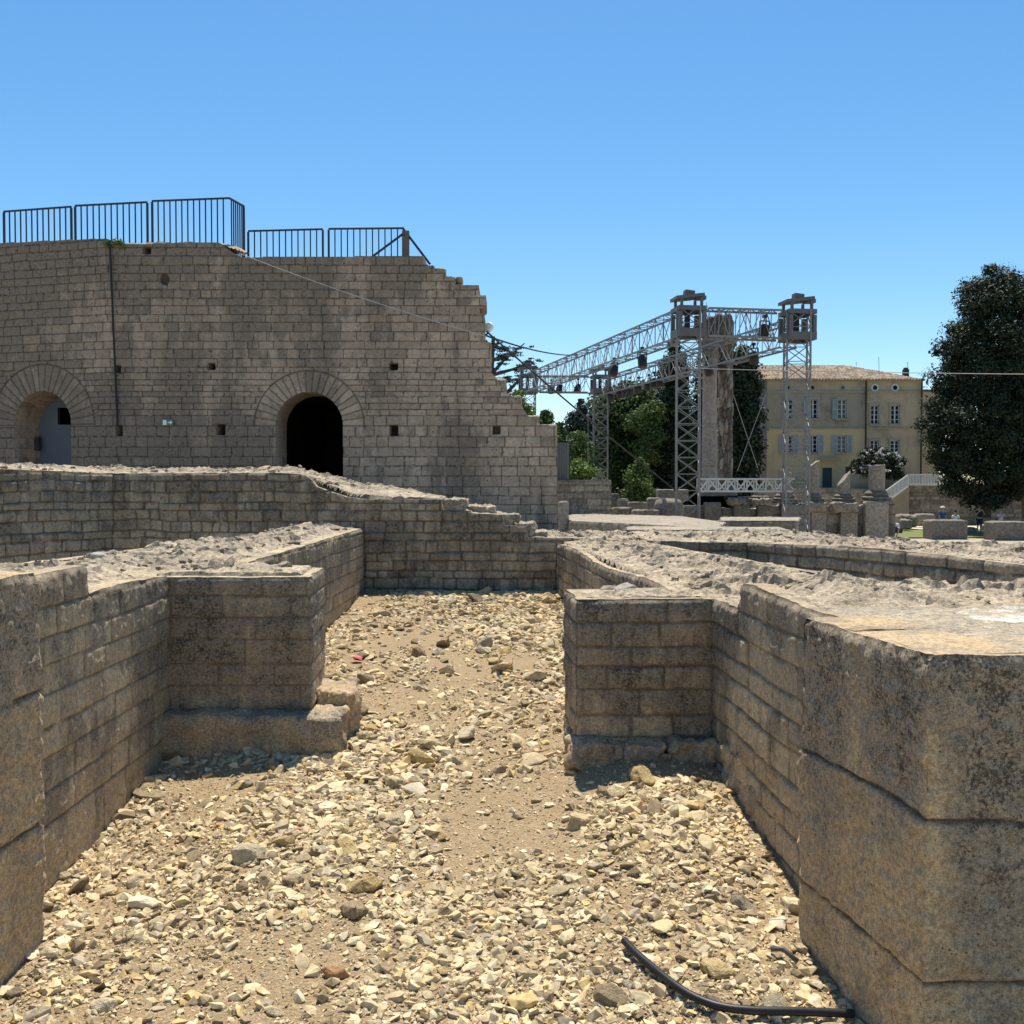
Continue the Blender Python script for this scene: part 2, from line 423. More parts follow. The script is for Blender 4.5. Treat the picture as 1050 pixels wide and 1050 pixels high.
M = {}
M['ashlar'] = patina_mat('near_limestone', (.44,.318,.185), (.76,.565,.325), (.345,.277,.197), (.065,.056,.046), (.075,.056,.038), .12, 95, .006, .85, mort_amt=.9, spk=.12)
M['brick'] = patina_mat('coursed_limestone', (.335,.255,.16), (.60,.475,.305), (.255,.208,.152), (.055,.047,.038), (.14,.106,.068), .9, 80, .006, .8, mort_amt=.75, spk=.12, mot=(.74, 1.22))
M['brick_far'] = patina_mat('coursed_limestone_far', (.27,.21,.142), (.53,.43,.295), (.215,.176,.13), (.055,.047,.038), (.10,.077,.052), 1.0, 45, .008, .8, mort_amt=.85, spk=.115, mot=(.78, 1.18))
M['rubble'] = patina_mat('rubble_core_stone', (.195,.155,.108), (.48,.39,.28), (.265,.22,.165), (.075,.063,.05), (.52,.41,.255), 1.1, 48, .008, .9, mort_amt=.55, gain=.5, spk=.11)
M['slab'] = patina_mat('worn_slab_stone', (.30,.245,.17), (.47,.39,.28), (.29,.245,.19), (.09,.078,.063), (.25,.2,.13), .3, 60, .004, .6, pale=(.60,.56,.48), gain=.45)
M['facade'] = patina_mat('facade_limestone', (.255,.199,.148), (.50,.395,.298), (.187,.153,.122), (.062,.052,.043), (.055,.043,.032), .8, 14, .02, .6, mort_amt=.85, sx=.3, spk=.07, mot=(.86, 1.12))
M['far_stone'] = stone_mat('ruin_limestone', (.16,.14,.115), (.38,.33,.26), (.12,.1,.08), fine=9, dist=.03, bump=.4)
M['pale_slab'] = stone_mat('pale_slab_stone', (.26,.22,.165), (.44,.38,.29), (.2,.17,.13), fine=12, dist=.02, bump=.4)

# ---- ground height in the corridor
def fbase(y): return np.interp(y, [0, 3.0, 4.0, 5.4, 8, 10.2, 12], [-.05, 0, .1, .23, .42, .52, .55])

# ================= right radial wall
RW = [(2.7, 2.69), (1.15, 2.69), (1.03, 3.47), (1.16, 3.50), (1.055, 5.12), (.332, 5.08), (.298, 5.6), (.90, 5.66), (.47, 10.2)]
cR = np.concatenate([[0], np.cumsum(seglen(RW))])
wall_r = thing('radial_wall', 'right foreground ruined stone wall ending in a tall corner of big smooth ashlar blocks', 'ruined wall', (1.6, 5.5, 0))
def topR_block(s): return EYE-.475
zb_big = np.array([-.75, -.2, .30, .755, 1.225+.02])
strip('ashlar_end', RW[:4], -.35, topR_block, .0085,
      lambda S, Z: masonry(S, Z+.012*np.sin(S*3.1), zb_big, (2.2, 2.6), 11, jw=.0075, depth=.013, wav=.014, forced=(cR[1]-1.0, cR[2]+.02), rnd=.008, off=.0010, rough=.008),
      thick=.30, side=-1, mat=M['ashlar'], parent=wall_r, seed=11,
      crust=lambda S, Z, d: np.clip(1.08-d*1.15+.75*fbm(S*2.3, Z*.6, 0, 3, 5), 0, 1.2)*(1-1.0*np.exp(-((S-cR[1]-.01)/.085)**2)*sstep(.05, .3, d)))
pathR2 = RW[3:]; cR2 = np.concatenate([[0], np.cumsum(seglen(pathR2))])
def topR2(s):
    if s < 1.13: return EYE-.475-.01*math.sin(s*5)
    if s < 1.20: return EYE-.475-(s-1.13)*1.7
    if s < cR2[1]: return EYE-.60
    if s < cR2[4]: return EYE-.60
    return EYE-.62+.02*math.sin(s*2)
zbR = courses(-.4, EYE-.475, .118, 21, .16)
strip('coursed_facing', pathR2, -.35, topR2, .0095,
      lambda S, Z: masonry(S, Z, zbR, (.16, .42), 23, jw=.009, depth=.010, wav=.010, forced=(cR2[1], cR2[2], cR2[4]), rnd=.010, off=.003, rough=.006, ero=.14),
      thick=.10, side=-1, mat=M['brick'], parent=wall_r, seed=23,
      crust=lambda S, Z, d: np.clip(.62-d*.9+.6*fbm(S*1.7, Z*1.4, 0, 3, 8), 0, 1))
polyR = [(1.33, 3.62), (1.20, 5.24), (.46, 5.22), (.44, 5.46), (1.02, 5.5), (.60, 10.3), (1.35, 10.4), (1.60, 8.9), (2.14, 6.4), (2.62, 4.8), (2.7, 3.62)]
polyR = [(1.19, 3.72), (1.095, 5.165), (.37, 5.13), (.34, 5.555), (.945, 5.61), (.52, 10.25), (1.35, 10.4), (1.60, 8.9), (2.14, 6.4), (2.62, 4.8), (2.75, 3.72)]
def zR(X, Y):
    return EYE-.60+.115*sstep(4.75, 4.45, Y)+.0*X
rubble('rubble_core', polyR, zR, .019, M['rubble'], wall_r, seed=31, amp=.055, rim=.30, sink=-.004)
polyRs = [(1.06, 2.72), (2.72, 2.72), (2.72, 3.80), (1.05, 3.80), (1.005, 3.50)]
polyRs = [(1.17, 2.72), (2.72, 2.72), (2.72, 3.86), (1.2, 3.86), (1.17, 3.52), (1.055, 3.48)]
rubble('worn_slab', polyRs, lambda X, Y: EYE-.479+0*X, .014, M['slab'], wall_r, seed=33, amp=.008, rim=.1, rock=.16, crust=.12, sink=.0, s1=2.2, s2=7)
# hidden flank of the wall towards the next chamber
strip('flank_facing', [(2.75, 2.69), (2.70, 3.9), (2.62, 4.8), (2.14, 6.4), (1.60, 8.9), (1.35, 10.4)], -.4, lambda s: EYE-.59, .03,
      lambda S, Z: masonry(S, Z, zbR, (.16, .42), 25, jw=.016, depth=.016, wav=.014), thick=.1, side=1, mat=M['brick'], parent=wall_r, seed=25)
for i, (px0, px1, pt, pb, yy) in enumerate(((584, 641, 761, 778, 5.05), (641, 683, 762, 779, 5.03), (683, 732, 759, 778, 5.06))):
    a = at(px0, pt, yy); b = at(px1, pb, yy)
    rough_block('footing_stone', ((a.x+b.x)/2, yy+.16, (a.z+b.z)/2-.05), (b.x-a.x+.006, .42, a.z-b.z+.11), M['ashlar'], wall_r, rz=.07*i-.06, seed=60+i, amp=.04, round_=.12, tone=.6, crust=.35, n=22, freq=1.7)
for i, (px, py, yy, sz) in enumerate(((772, 812, 4.50, (.2, .24, .24)), (800, 846, 4.15, (.16, .22, .24)), (752, 786, 4.75, (.2, .26, .20)), (768, 770, 4.62, (.13, .16, .22)))):
    a = at(px, py, yy)
    rough_block('footing_stone', (a.x+.085, yy, a.z-.02), sz, M['brick'], wall_r, rz=.12*i-.1, seed=70+i, amp=.055, round_=.16, tone=.8, crust=.15, freq=1.6)

# ================= left radial wall
LW = [(-3.4, 2.3), (-1.76, 2.3), (-1.70, 3.50), (-1.90, 3.53), (-1.905, 5.40), (-1.12, 5.42), (-1.165, 6.05), (-1.66, 6.08), (-1.57, 10.25)]
cL = np.concatenate([[0], np.cumsum(seglen(LW))])
wall_l = thing('radial_wall', 'left foreground ruined stone wall with a projecting pier standing on a big rounded footing', 'ruined wall', (-2.3, 5.5, 0))
zb_bigL = np.array([-.7, -.15, .49, .96, 1.385+.02])
strip('ashlar_end', LW[:4], -.35, lambda s: EYE-.315, .012,
      lambda S, Z: masonry(S, Z+.008*np.sin(S*3), zb_bigL, (2.2, 2.6), 41, jw=.0075, depth=.013, wav=.014, forced=(cL[1]-.7, cL[2]+.02), rnd=.008, off=.0010, rough=.008),
      thick=.30, side=1, mat=M['ashlar'], parent=wall_l, seed=41,
      crust=lambda S, Z, d: np.clip(1.1-d*1.3+.5*fbm(S*2.3, Z*.9, 0, 3, 15), 0, 1))
pathL2 = LW[3:]; cL2 = np.concatenate([[0], np.cumsum(seglen(pathL2))])
def topL2(s):
    if s < .83: return EYE-.36
    if s < .85: return EYE-.36-(s-.83)*6.6
    if s < cL2[1]: return EYE-.495-.01*math.sin(s*4)
    if s < cL2[4]: return EYE-.515
    return EYE-.49+.03*min(1, (s-cL2[4])/4)
zbL = courses(.44, EYE-.36, .128, 51, .13); zbL = np.concatenate([[-.6, -.2, zbL[0]-.30], zbL])
strip('coursed_facing', pathL2, -.35, topL2, .0095,
      lambda S, Z: masonry(S, Z, zbL, (.2, .5), 53, jw=.007, depth=.007, wav=.009, forced=(cL2[1], cL2[4]), rnd=.008, off=.002, rough=.005, ero=.10),
      thick=.10, side=1, mat=M['brick'], parent=wall_l, seed=53,
      crust=lambda S, Z, d: np.clip(.58-d*.6+.65*fbm(S*1.7, Z*2.2, 0, 3, 18)+.12*((S > cL2[1]) & (S < cL2[2]-.12)), 0, 1))
polyL = [(-3.15, 3.6), (-1.96, 3.6), (-1.95, 5.47), (-1.165, 5.47), (-1.21, 6.0), (-1.71, 6.03), (-1.62, 10.4), (-2.15, 10.5), (-2.55, 8.4), (-3.0, 5.6)]
def zL(X, Y): return EYE-.50+.10*sstep(4.45, 4.2, Y)+.035*sstep(6.5, 10, Y)
rubble('rubble_core', polyL, zL, .019, M['rubble'], wall_l, seed=61, amp=.085, rim=.36, sink=-.004)
rubble('worn_slab', [(-3.35, 2.33), (-1.80, 2.33), (-1.745, 3.47), (-1.95, 3.55), (-2.0, 3.75), (-3.2, 3.75)], lambda X, Y: EYE-.319+0*X, .016, M['slab'], wall_l, seed=63, amp=.01, rim=.1, rock=.2, crust=.2, sink=0, s1=2.2, s2=7)
strip('flank_facing', [(-3.35, 2.3), (-3.2, 4), (-3.0, 5.6), (-2.55, 8.4), (-2.15, 10.5)], -.4, lambda s: EYE-.47, .03,
      lambda S, Z: masonry(S, Z, zbL, (.16, .42), 55, jw=.016, depth=.016, wav=.014), thick=.1, side=-1, mat=M['brick'], parent=wall_l, seed=55)
for i, (px0, px1, pt, pb, yy, dd) in enumerate(((160, 351, 737, 790, 5.28, .5), (322, 361, 713, 772, 5.60, .40))):
    a = at(px0, pt, yy); b = at(px1, pb, yy)
    rough_block('footing_stone', ((a.x+b.x)/2, yy+dd/2, (a.z+b.z)/2-.03), (b.x-a.x-.006, dd, a.z-b.z+.10), M['ashlar'], wall_l, rz=(-.01, .12)[i], seed=80+i, amp=.035, round_=(.10, .12)[i], tone=.62, crust=.45, n=44, freq=1.5)
# stones lying loose on the wall tops are separate things (placed with the other stones)

# ================= back wall
BW = [(-6.3, 7.4), (-4.5, 11.0), (-2.25, 10.85), (-1.95, 10.6), (-1.57, 10.35), (.47, 10.22), (1.30, 10.32)]
cB = np.concatenate([[0], np.cumsum(seglen(BW))])
wall_b = thing('cross_wall', 'stepped broken stone wall closing the far end of the rubble passage', 'ruined wall', (-1.5, 11, 0))
def topB(s):
    px = None
    tab = [(0, EYE+.22), (cB[1], EYE+.125), (cB[2]-.25, EYE+.13), (cB[2]-.05, EYE+.11), (cB[2]+.12, EYE-.02), (cB[3]+.2, EYE-.13), (cB[4], EYE-.155),
           (cB[4]+.82, EYE-.155), (cB[4]+.84, EYE-.265), (cB[4]+1.13, EYE-.275), (cB[4]+1.15, EYE-.30), (cB[4]+1.47, EYE-.315), (cB[4]+1.49, EYE-.43), (cB[4]+1.72, EYE-.44), (cB[4]+1.74, EYE-.55), (cB[6], EYE-.58)]
    return float(np.interp(s, [t[0] for t in tab], [t[1] for t in tab]))
zbB = courses(.1, EYE+.125, .096, 91, .34)
strip('coursed_facing', BW, .1, topB, .0135,
      lambda S, Z: masonry(S, Z, zbB, (.08, .34), 93, jw=.010, depth=.013, wav=.022, forced=(cB[1], cB[4], cB[5]), rnd=.018, off=.007, rough=.006, ero=.2),
      thick=.12, side=1, mat=M['brick_far'], parent=wall_b, seed=93,
      crust=lambda S, Z, d: np.clip(.5-d*.6+.5*fbm(S*1.2, Z*1.8, 0, 3, 28), 0, 1))
polyB = [(-6.25, 7.5), (-4.53, 11.05), (-2.28, 10.9), (-1.98, 10.65), (-1.6, 10.4), (-.775, 10.36), (-.74, 11.2), (-.8, 12.2), (-2.5, 12.6), (-5.2, 12.6), (-7.6, 8.0)]
def zB(X, Y):
    return np.interp(X, [-6.3, -4.5, -2.6, -2.25, -1.7, -.80, -.74, -.45, -.43, -.12, -.08, .12, .17, .5], [EYE+.22, EYE+.125, EYE+.13, EYE+.08, EYE-.10, EYE-.15, EYE-.27, EYE-.285, EYE-.31, EYE-.325, EYE-.44, EYE-.45, EYE-.555, EYE-.57])
rubble('rubble_core', polyB, zB, .025, M['rubble'], wall_b, seed=95, amp=.10, rim=.5, sink=-.006)
polyB2 = [(-.80, 10.34), (-.35, 10.32), (.05, 10.30), (.46, 10.28), (1.4, 10.38), (1.6, 12.6), (-.8, 12.5)]
rubble('rubble_core', polyB2, lambda X, Y: zB(X, Y)-.035*np.clip(Y-10.4, 0, 3), .025, M['rubble'], wall_b, seed=97, amp=.05, rim=.3, sink=-.004)
for i, (px0, px1, pt, pb, yy) in enumerate(((452, 478, 514, 527, 10.5), (480, 508, 521, 530, 10.6), (511, 531, 529, 547, 10.5), (530, 548, 538, 547, 10.45), (540, 560, 547, 552, 10.5))):
    a = at(px0, pt, yy); b = at(px1, pb, yy)
    rough_block('broken_stone', ((a.x+b.x)/2, yy, (a.z+b.z)/2), (b.x-a.x, .3, a.z-b.z+.05), M['rubble'], wall_b, rz=.2*(i % 3)-.2, seed=100+i, amp=.03, round_=.08, tone=.6, crust=.4, n=20, freq=2.0)

# ================= right chamber wall
QW = [(1.45, 10.42), (2.50, 10.36), (3.95, 7.4), (5.1, 5.0)]
cQ = np.concatenate([[0], np.cumsum(seglen(QW))])
wall_q = thing('chamber_wall', 'low rubble-topped stone wall crossing behind the right foreground wall', 'ruined wall', (3.5, 10, 0))
zbQ = courses(-.1, EYE-.59, .125, 111, .15)
strip('coursed_facing', QW, -.1, lambda s: EYE-.595-.02*math.sin(s*1.7), .014,
      lambda S, Z: masonry(S, Z, zbQ, (.2, .5), 113, jw=.012, depth=.014, wav=.012, forced=(cQ[1],), rnd=.014, off=.006, rough=.006),
      thick=.1, side=1, mat=M['brick_far'], parent=wall_q, seed=113,
      crust=lambda S, Z, d: np.clip(.5-d*.8+.5*fbm(S*1.2, Z*1.8, 0, 3, 38), 0, 1))
polyQ = [(1.45, 10.46), (2.53, 10.41), (3.99, 7.42), (5.1, 5.1), (8.5, 6.2), (8.2, 9.5), (6.6, 12.0), (4.6, 13.2), (1.55, 13.0)]
rubble('rubble_core', polyQ, lambda X, Y: EYE-.605-.052*np.clip(Y-9, 0, 5)*(.08+.92*sstep(3.3, 5.2, X)), .026, M['rubble'], wall_q, seed=115, amp=.035, rim=.5, sink=-.004)
# ------------------------------------------------------------------ the rubble floor
def floor_z(x, y):
    x = np.asarray(x, float); y = np.asarray(y, float)
    z = fbase(y)+.020*fbm(x*1.7, y*1.7, 0, 4, 3)
    z = z+.075*np.exp(-(((x-.70)/.36)**2+((y-4.05)/.42)**2))+.095*np.exp(-(((x-.75)/.42)**2+((y-4.85)/.5)**2))-.07*np.exp(-(((x+1.85)/.4)**2+((y-4.3)/.7)**2))+.05*np.exp(-(((x-.75)/.4)**2+((y-3.2)/.4)**2))
    z = z+.03*np.exp(-(((x+.9)/.5)**2+((y-4.2)/.8)**2))+.06*np.exp(-((y-10.1)/.5)**2)-.03*np.exp(-(((x+.1)/.35)**2+((y-4.7)/1.2)**2))
    return z
def sand_mat():
    n = NT('rubble_sand'); a = n.noise(3, 6, .65); b = n.noise(34, 6, .75); c = n.noise(150, 4, .7); v = n.voro(85); v2 = n.voro(190)
    col = n.mix(a, (.30,.212,.118), (.48,.355,.205)); col = n.mix(n.ramp(b, .45, .65, 0, .65), col, (.57,.445,.27))
    col = n.mix(n.ramp(n.math('ADD', n.math('MULTIPLY', c, .5), n.math('MULTIPLY', v, .8)), .35, .75, 0, .45), col, (.21,.145,.08))
    n.base(col)
    h = n.math('SUBTRACT', n.math('ADD', b, n.math('MULTIPLY', c, .6)), n.math('ADD', v, n.math('MULTIPLY', v2, .5)))
    n.bump(h, .9, .008); n.b.inputs['Roughness'].default_value = .95; return n.m
M['sand'] = sand_mat()
xs = np.arange(-2.1, 1.5, .02); ys = np.arange(.3, 10.6, .022)
X, Y = np.meshgrid(xs, ys, indexing='ij')
Zf = floor_z(X, Y)+.004*fbm(X*20, Y*20, 0, 4, 5)
idx = np.arange(X.size).reshape(X.shape)
q = np.stack([idx[:-1, :-1].ravel(), idx[1:, :-1].ravel(), idx[1:, 1:].ravel(), idx[:-1, 1:].ravel()], 1)
fl = link('rubble_floor', np_mesh('rubble_floor', np.stack([X.ravel(), Y.ravel(), Zf.ravel()], 1), q, None, True), M['sand'])
tag(fl, 'sandy ground of the passage strewn with broken limestone', 'ground', kind='structure')

def stone_shape(seed, flat=.55, hi=False):
    rs = np.random.default_rng(seed); bm = bmesh.new()
    n = rs.integers(11, 18) if not hi else rs.integers(14, 24)
    d = rs.normal(size=(n, 3)); d /= np.linalg.norm(d, axis=1)[:, None]
    d *= rs.uniform(.75, 1.1, (n, 1)); d *= np.array([1.0, rs.uniform(.55, .9), flat*rs.uniform(.75, 1.3)])
    for p in d: bm.verts.new(p)
    r = bmesh.ops.convex_hull(bm, input=bm.verts[:])
    junk = [g for g in r['geom_interior'] if isinstance(g, bmesh.types.BMVert)]+[g for g in r['geom_unused'] if isinstance(g, bmesh.types.BMVert)]
    if junk: bmesh.ops.delete(bm, geom=list(set(junk)), context='VERTS')
    if hi:
        bmesh.ops.bevel(bm, geom=bm.edges[:], offset=.07, segments=2, profile=.6, affect='EDGES')
        bmesh.ops.triangulate(bm, faces=bm.faces[:])
        bmesh.ops.subdivide_edges(bm, edges=bm.edges[:], cuts=2, use_grid_fill=True)
        for v in bm.verts:
            c = v.co
            k = float(fbm(c.x*2.2+seed, c.y*2.2, c.z*2.2, 4, seed))*.07+float(fbm(c.x*9+seed, c.y*9, c.z*9, 2, seed))*.02
            v.co += c.normalized()*k
    bmesh.ops.triangulate(bm, faces=bm.faces[:]); bm.normal_update(); bm.verts.index_update()
    V = np.array([v.co[:] for v in bm.verts]); F = np.array([[v.index for v in f.verts] for f in bm.faces]); bm.free()
    return V, F
def gravel_mat(name, from_obj):
    n = NT(name)
    r = n.objrand() if from_obj else n.attr()[0]
    cr = n.t.nodes.new('ShaderNodeValToRGB'); n.L(r, cr.inputs[0]); e = cr.color_ramp.elements
    stops = [(0, (.21,.155,.092)), (.12, (.40,.305,.185)), (.30, (.58,.46,.275)), (.52, (.70,.565,.345)), (.68, (.60,.43,.19)), (.82, (.75,.625,.41)), (1, (.42,.345,.24))]
    e[0].position = 0; e[0].color = stops[0][1]+(1,); e[1].position = 1; e[1].color = stops[-1][1]+(1,)
    for p, c in stops[1:-1]:
        k = e.new(p); k.color = c+(1,)
    b = n.noise(14 if not from_obj else 3, 6, .7); c2 = n.noise(60 if not from_obj else 12, 5, .7)
    col = n.mix(1.0, cr.outputs[0], n.ramp(b, .3, .7, .72, 1.15), 'MULTIPLY')
    col = n.mix(1.0, col, n.ramp(c2, .3, .7, .85, 1.08), 'MULTIPLY')
    n.base(col); n.bump(n.math('ADD', c2, b), .6, .006 if not from_obj else .05); n.b.inputs['Roughness'].default_value = .92
    return n.m
M['gravel'] = gravel_mat('gravel_stone', False); M['chunk'] = gravel_mat('chunk_stone', True)
FLOOR = [(-1.72, 2.2), (-1.69, 3.5), (-1.89, 3.56), (-1.89, 5.36), (-1.10, 5.4), (-1.14, 6.07), (-1.64, 6.1), (-1.56, 10.3), (.46, 10.2), (.88, 5.68), (.31, 5.6), (.34, 5.06), (1.04, 5.1), (1.13, 3.52), (1.02, 3.47), (1.13, 2.65), (1.3, 2.3)]
def dens(x, y):
    d = .56+1.3*fbm(x*1.3, y*1.1, 2, 4, 77)
    d = d+.65*np.exp(-(((x-.72)/.42)**2+((y-4.1)/.8)**2))+.4*sstep(3.5, 2.9, y)+.55*np.exp(-(((x+.85)/.55)**2+((y-4.2)/.9)**2))+.3*sstep(7, 9.5, y)
    d = d-.06*np.exp(-(((x+.12+.12*fbm(y*.9, y*0, 0, 2, 5))/.30)**2))*sstep(3.2, 4.0, y)*sstep(8.0, 6.6, y)-.6*np.exp(-(((x+1.45)/.35)**2+((y-4.3)/.4)**2))-1.3*np.exp(-(((x-.7)/.5)**2+((y-4.9)/.2)**2))-.9*np.exp(-(((x+1.4)/.6)**2+((y-4.95)/.25)**2))
    return np.clip(d, .06, 1.6)
def scatter(n, ymin=2.6, ymax=10.25, power=1.0, floor_d=0.0):
    """points in the visible floor, denser near the camera by `power`"""
    out = []
    while len(out) < n:
        m = n*3
        u = rng.random(m); y = ymin*(ymax/ymin)**(u**power); x = rng.uniform(-1.95, 1.2, m)
        ok = in_poly(x, y, FLOOR) & (np.abs(x/y) < .56) & (rng.random(m)*1.3 < np.maximum(dens(x, y), floor_d))
        out += list(zip(x[ok], y[ok]))
    rng.shuffle(out)
    return np.array(out[:n])
LO = [stone_shape(500+i, (.42, .62, .32)[i % 3]) for i in range(42)]
def rotmats(n, tilt=.5):
    a = rng.uniform(0, 2*math.pi, n); b = rng.normal(0, tilt, n); c = rng.normal(0, tilt, n)
    ca, sa, cb, sb, cc, sc = np.cos(a), np.sin(a), np.cos(b), np.sin(b), np.cos(c), np.sin(c)
    Rz = np.zeros((n, 3, 3)); Rz[:, 0, 0] = ca; Rz[:, 0, 1] = -sa; Rz[:, 1, 0] = sa; Rz[:, 1, 1] = ca; Rz[:, 2, 2] = 1
    Rx = np.zeros((n, 3, 3)); Rx[:, 0, 0] = 1; Rx[:, 1, 1] = cb; Rx[:, 1, 2] = -sb; Rx[:, 2, 1] = sb; Rx[:, 2, 2] = cb
    Ry = np.zeros((n, 3, 3)); Ry[:, 1, 1] = 1; Ry[:, 0, 0] = cc; Ry[:, 0, 2] = sc; Ry[:, 2, 0] = -sc; Ry[:, 2, 2] = cc
    return Rz @ Rx @ Ry
gv, gf, gc, base_i = [], [], [], 0
def add_stones(pts, size, emb=.25, tilt=.5, zf=floor_z):
    global base_i
    n = len(pts); which = rng.integers(0, len(LO), n); Rm = rotmats(n, tilt); z = zf(pts[:, 0], pts[:, 1])
    tone = rng.random(n)
    for k in range(len(LO)):
        s = np.where(which == k)[0]
        if not len(s): continue
        V, F = LO[k]
        W = np.einsum('nij,vj->nvi', Rm[s], V)*size[s][:, None, None]
        h = size[s]*.45
        W[:, :, 0] += pts[s, 0][:, None]; W[:, :, 1] += pts[s, 1][:, None]; W[:, :, 2] += (z[s]+h*(1-2*emb)*.6)[:, None]
        nv = len(V); off = base_i+np.arange(len(s))*nv
        gf.append((F[None]+off[:, None, None]).reshape(-1, 3)); gv.append(W.reshape(-1, 3))
        c = np.ones((len(s)*nv, 4)); c[:, 0] = np.repeat(tone[s], nv); gc.append(c); base_i += len(s)*nv
p = scatter(34000, 2.6, 6.8, 1.1, .35); add_stones(p, .004+.007*rng.random(len(p))**2)
p = scatter(16000, 2.6, 10.2, .9); add_stones(p, .010+.013*rng.random(len(p))**2, .35)
p = scatter(6600, 2.6, 10.2, .75); add_stones(p, .022+.022*rng.random(len(p))**2, .4, .35)
p = scatter(1100, 4.2, 10.2, .75); add_stones(p, .036+.035*rng.random(len(p))**2, .4, .3)
g = link('gravel', np_mesh('gravel', np.concatenate(gv), np.concatenate(gf), np.concatenate(gc), False), M['gravel'])
tag(g, 'small broken limestone gravel covering the passage floor', 'gravel', kind='stuff')
# stones bedded in the broken wall tops: one countless part of each wall
done_par = {}
for (rx, ry, rz_, rd, par, mt) in RUB:
    done_par.setdefault(par.name, (par, mt, []))[2].append((rx, ry, rz_, rd))
for par, mt, lst in done_par.values():
    gv, gf, gc, base_i = [], [], [], 0
    for rx, ry, rz_, rd in lst:
        ok = rd > .07; rx, ry, rz_ = rx[ok], ry[ok], rz_[ok]
        near = np.clip(7.0/np.maximum(ry, 3), .25, 1.6)
        dsp = .5+.9*fbm(rx*1.4, ry*1.4, 3, 3, 91)
        x0 = rx.max()-rx.min(); area = len(rx)*(.02 if ry.max() < 10.4 else .0255)**2
        for nn, s0, s1 in ((40, .016, .028), (9, .035, .05), (1.3, .06, .04)):
            n = int(area*nn*((0 if s0 > .06 else .6 if s0 > .03 else 1) if ry.mean() < 7.5 else 1)); k = rng.choice(len(rx), n*2); k = k[rng.random(n*2)*1.6 < dsp[k]][:n]
            if not len(k): continue
            zz = rz_[k]; add_stones(np.stack([rx[k], ry[k]], 1), s0+s1*rng.random(len(k))**2, .42, .3, lambda x, y, zz=zz: zz)
    if gv:
        cc = np.concatenate(gc); cc[:, 2] = .15+.5*np.mod(cc[:, 0]*7.7, 1); cc[:, 1] = 0
        o = link('bedded_stones', np_mesh('bedded_stones', np.concatenate(gv), np.concatenate(gf), cc, False), mt, par); o['kind'] = 'stuff'
# the larger chunks, each a thing of its own
HI = []
for i in range(26):
    V, F = stone_shape(900+i, (.38, .52, .44, .6)[i % 4], True)
    me = np_mesh('limestone_chunk', V, F, None, False); me.materials.append(M['chunk']); HI.append(me)
CH_GROUP = 'loose limestone chunks on the passage floor'
pts = scatter(2600, 2.65, 10.1, .62); done = []
def chunk(x, y, s, label, group=None, mesh=None, rot=None, z=None, cat='stone', mat=None, name='limestone_chunk', emb=.30):
    me = mesh or HI[random.randrange(len(HI))]
    if mat: me = me.copy(); me.materials.clear(); me.materials.append(mat)
    o = bpy.data.objects.new(name, me); COL.objects.link(o); o.scale = (s, s, s)
    o.rotation_euler = rot or (random.gauss(0, .25), random.gauss(0, .25), random.uniform(0, 6.28))
    zz = float(floor_z(x, y)) if z is None else z
    o.location = (x, y, zz+s*(.42-emb)); tag(o, label, cat, group); return o
SPECIAL = [(345, 1000, .050, 'rusty orange brown stone chunk at the lower left of the rubble', (.36,.2,.09)),
           (150, 928, .062, 'large pale cream limestone slab lying left, near the left corner block', (.66,.56,.4)),
           (680, 952, .058, 'long flat yellowish stone lying just behind the black hose end', (.62,.49,.27)),
           (535, 1028, .058, 'flat ochre stone at the very front middle of the rubble floor', (.6,.44,.2)),
           (800, 948, .055, 'bulky cream boulder close to the base of the right corner block', (.66,.56,.4)),
           (225, 848, .030, 'smooth salmon pink terracotta sherd among stones in front of the left pier', (.52,.27,.15)),
           (305, 852, .028, 'flat reddish terracotta sherd lying right of the salmon pink one', (.45,.22,.13)),
           (248, 805, .060, 'brown angular stone at the edge of the left pier shadow', (.34,.27,.18)),
           (424, 812, .060, 'pale stone slab in the middle of the passage ahead of both piers', (.62,.54,.38)),
           (546, 781, .075, 'flat tan stone slab just left of the right pier foot', (.5,.39,.24)),
           (700, 1018, .036, 'small upright tan stone leaning over the black hose', (.58,.47,.3)),
           (580, 965, .05, 'pale yellow stone wedge in the front middle of the rubble', (.64,.53,.32)),
           (725, 868, .060, 'thick yellowish stone topping the pile beside the right wall', (.6,.48,.28))]
def ground_hit(px, py):
    Yv = 3.0
    for _ in range(40):
        p = at(px, py, Yv); dz = p.z-float(floor_z(p.x, Yv)); Yv += dz*2.2
        Yv = min(max(Yv, 2.3), 10.2)
    return at(px, py, Yv)
for i, (px, py, s, lab, c) in enumerate(SPECIAL):
    p = ground_hit(px, py); sherd = 'sherd' in lab
    m = flat_mat('special_stone', c, .9, 0, .2, 4, .5)
    chunk(p.x, p.y, s*1.25, lab, None, HI[(i*4) % len(HI)], (0.1*i % .4-.2, .15, .4*i), mat=m, name='terracotta_sherd' if sherd else 'limestone_chunk', cat='sherd' if sherd else 'stone'); done.append((p.x, p.y, s))
n_c = 0
for x, y in pts:
    if n_c >= 285: break
    s = (.038+.060*random.random()**3)*(1.0 if y < 5 else 1.0+.12*(y-5)**.8)
    if any((x-a)**2+(y-b)**2 < (.8*(s+c))**2 for a, b, c in done): continue
    done.append((x, y, s)); n_c += 1
    chunk(x, y, s, 'loose angular limestone chunk on the rubble floor between the foreground walls', CH_GROUP)
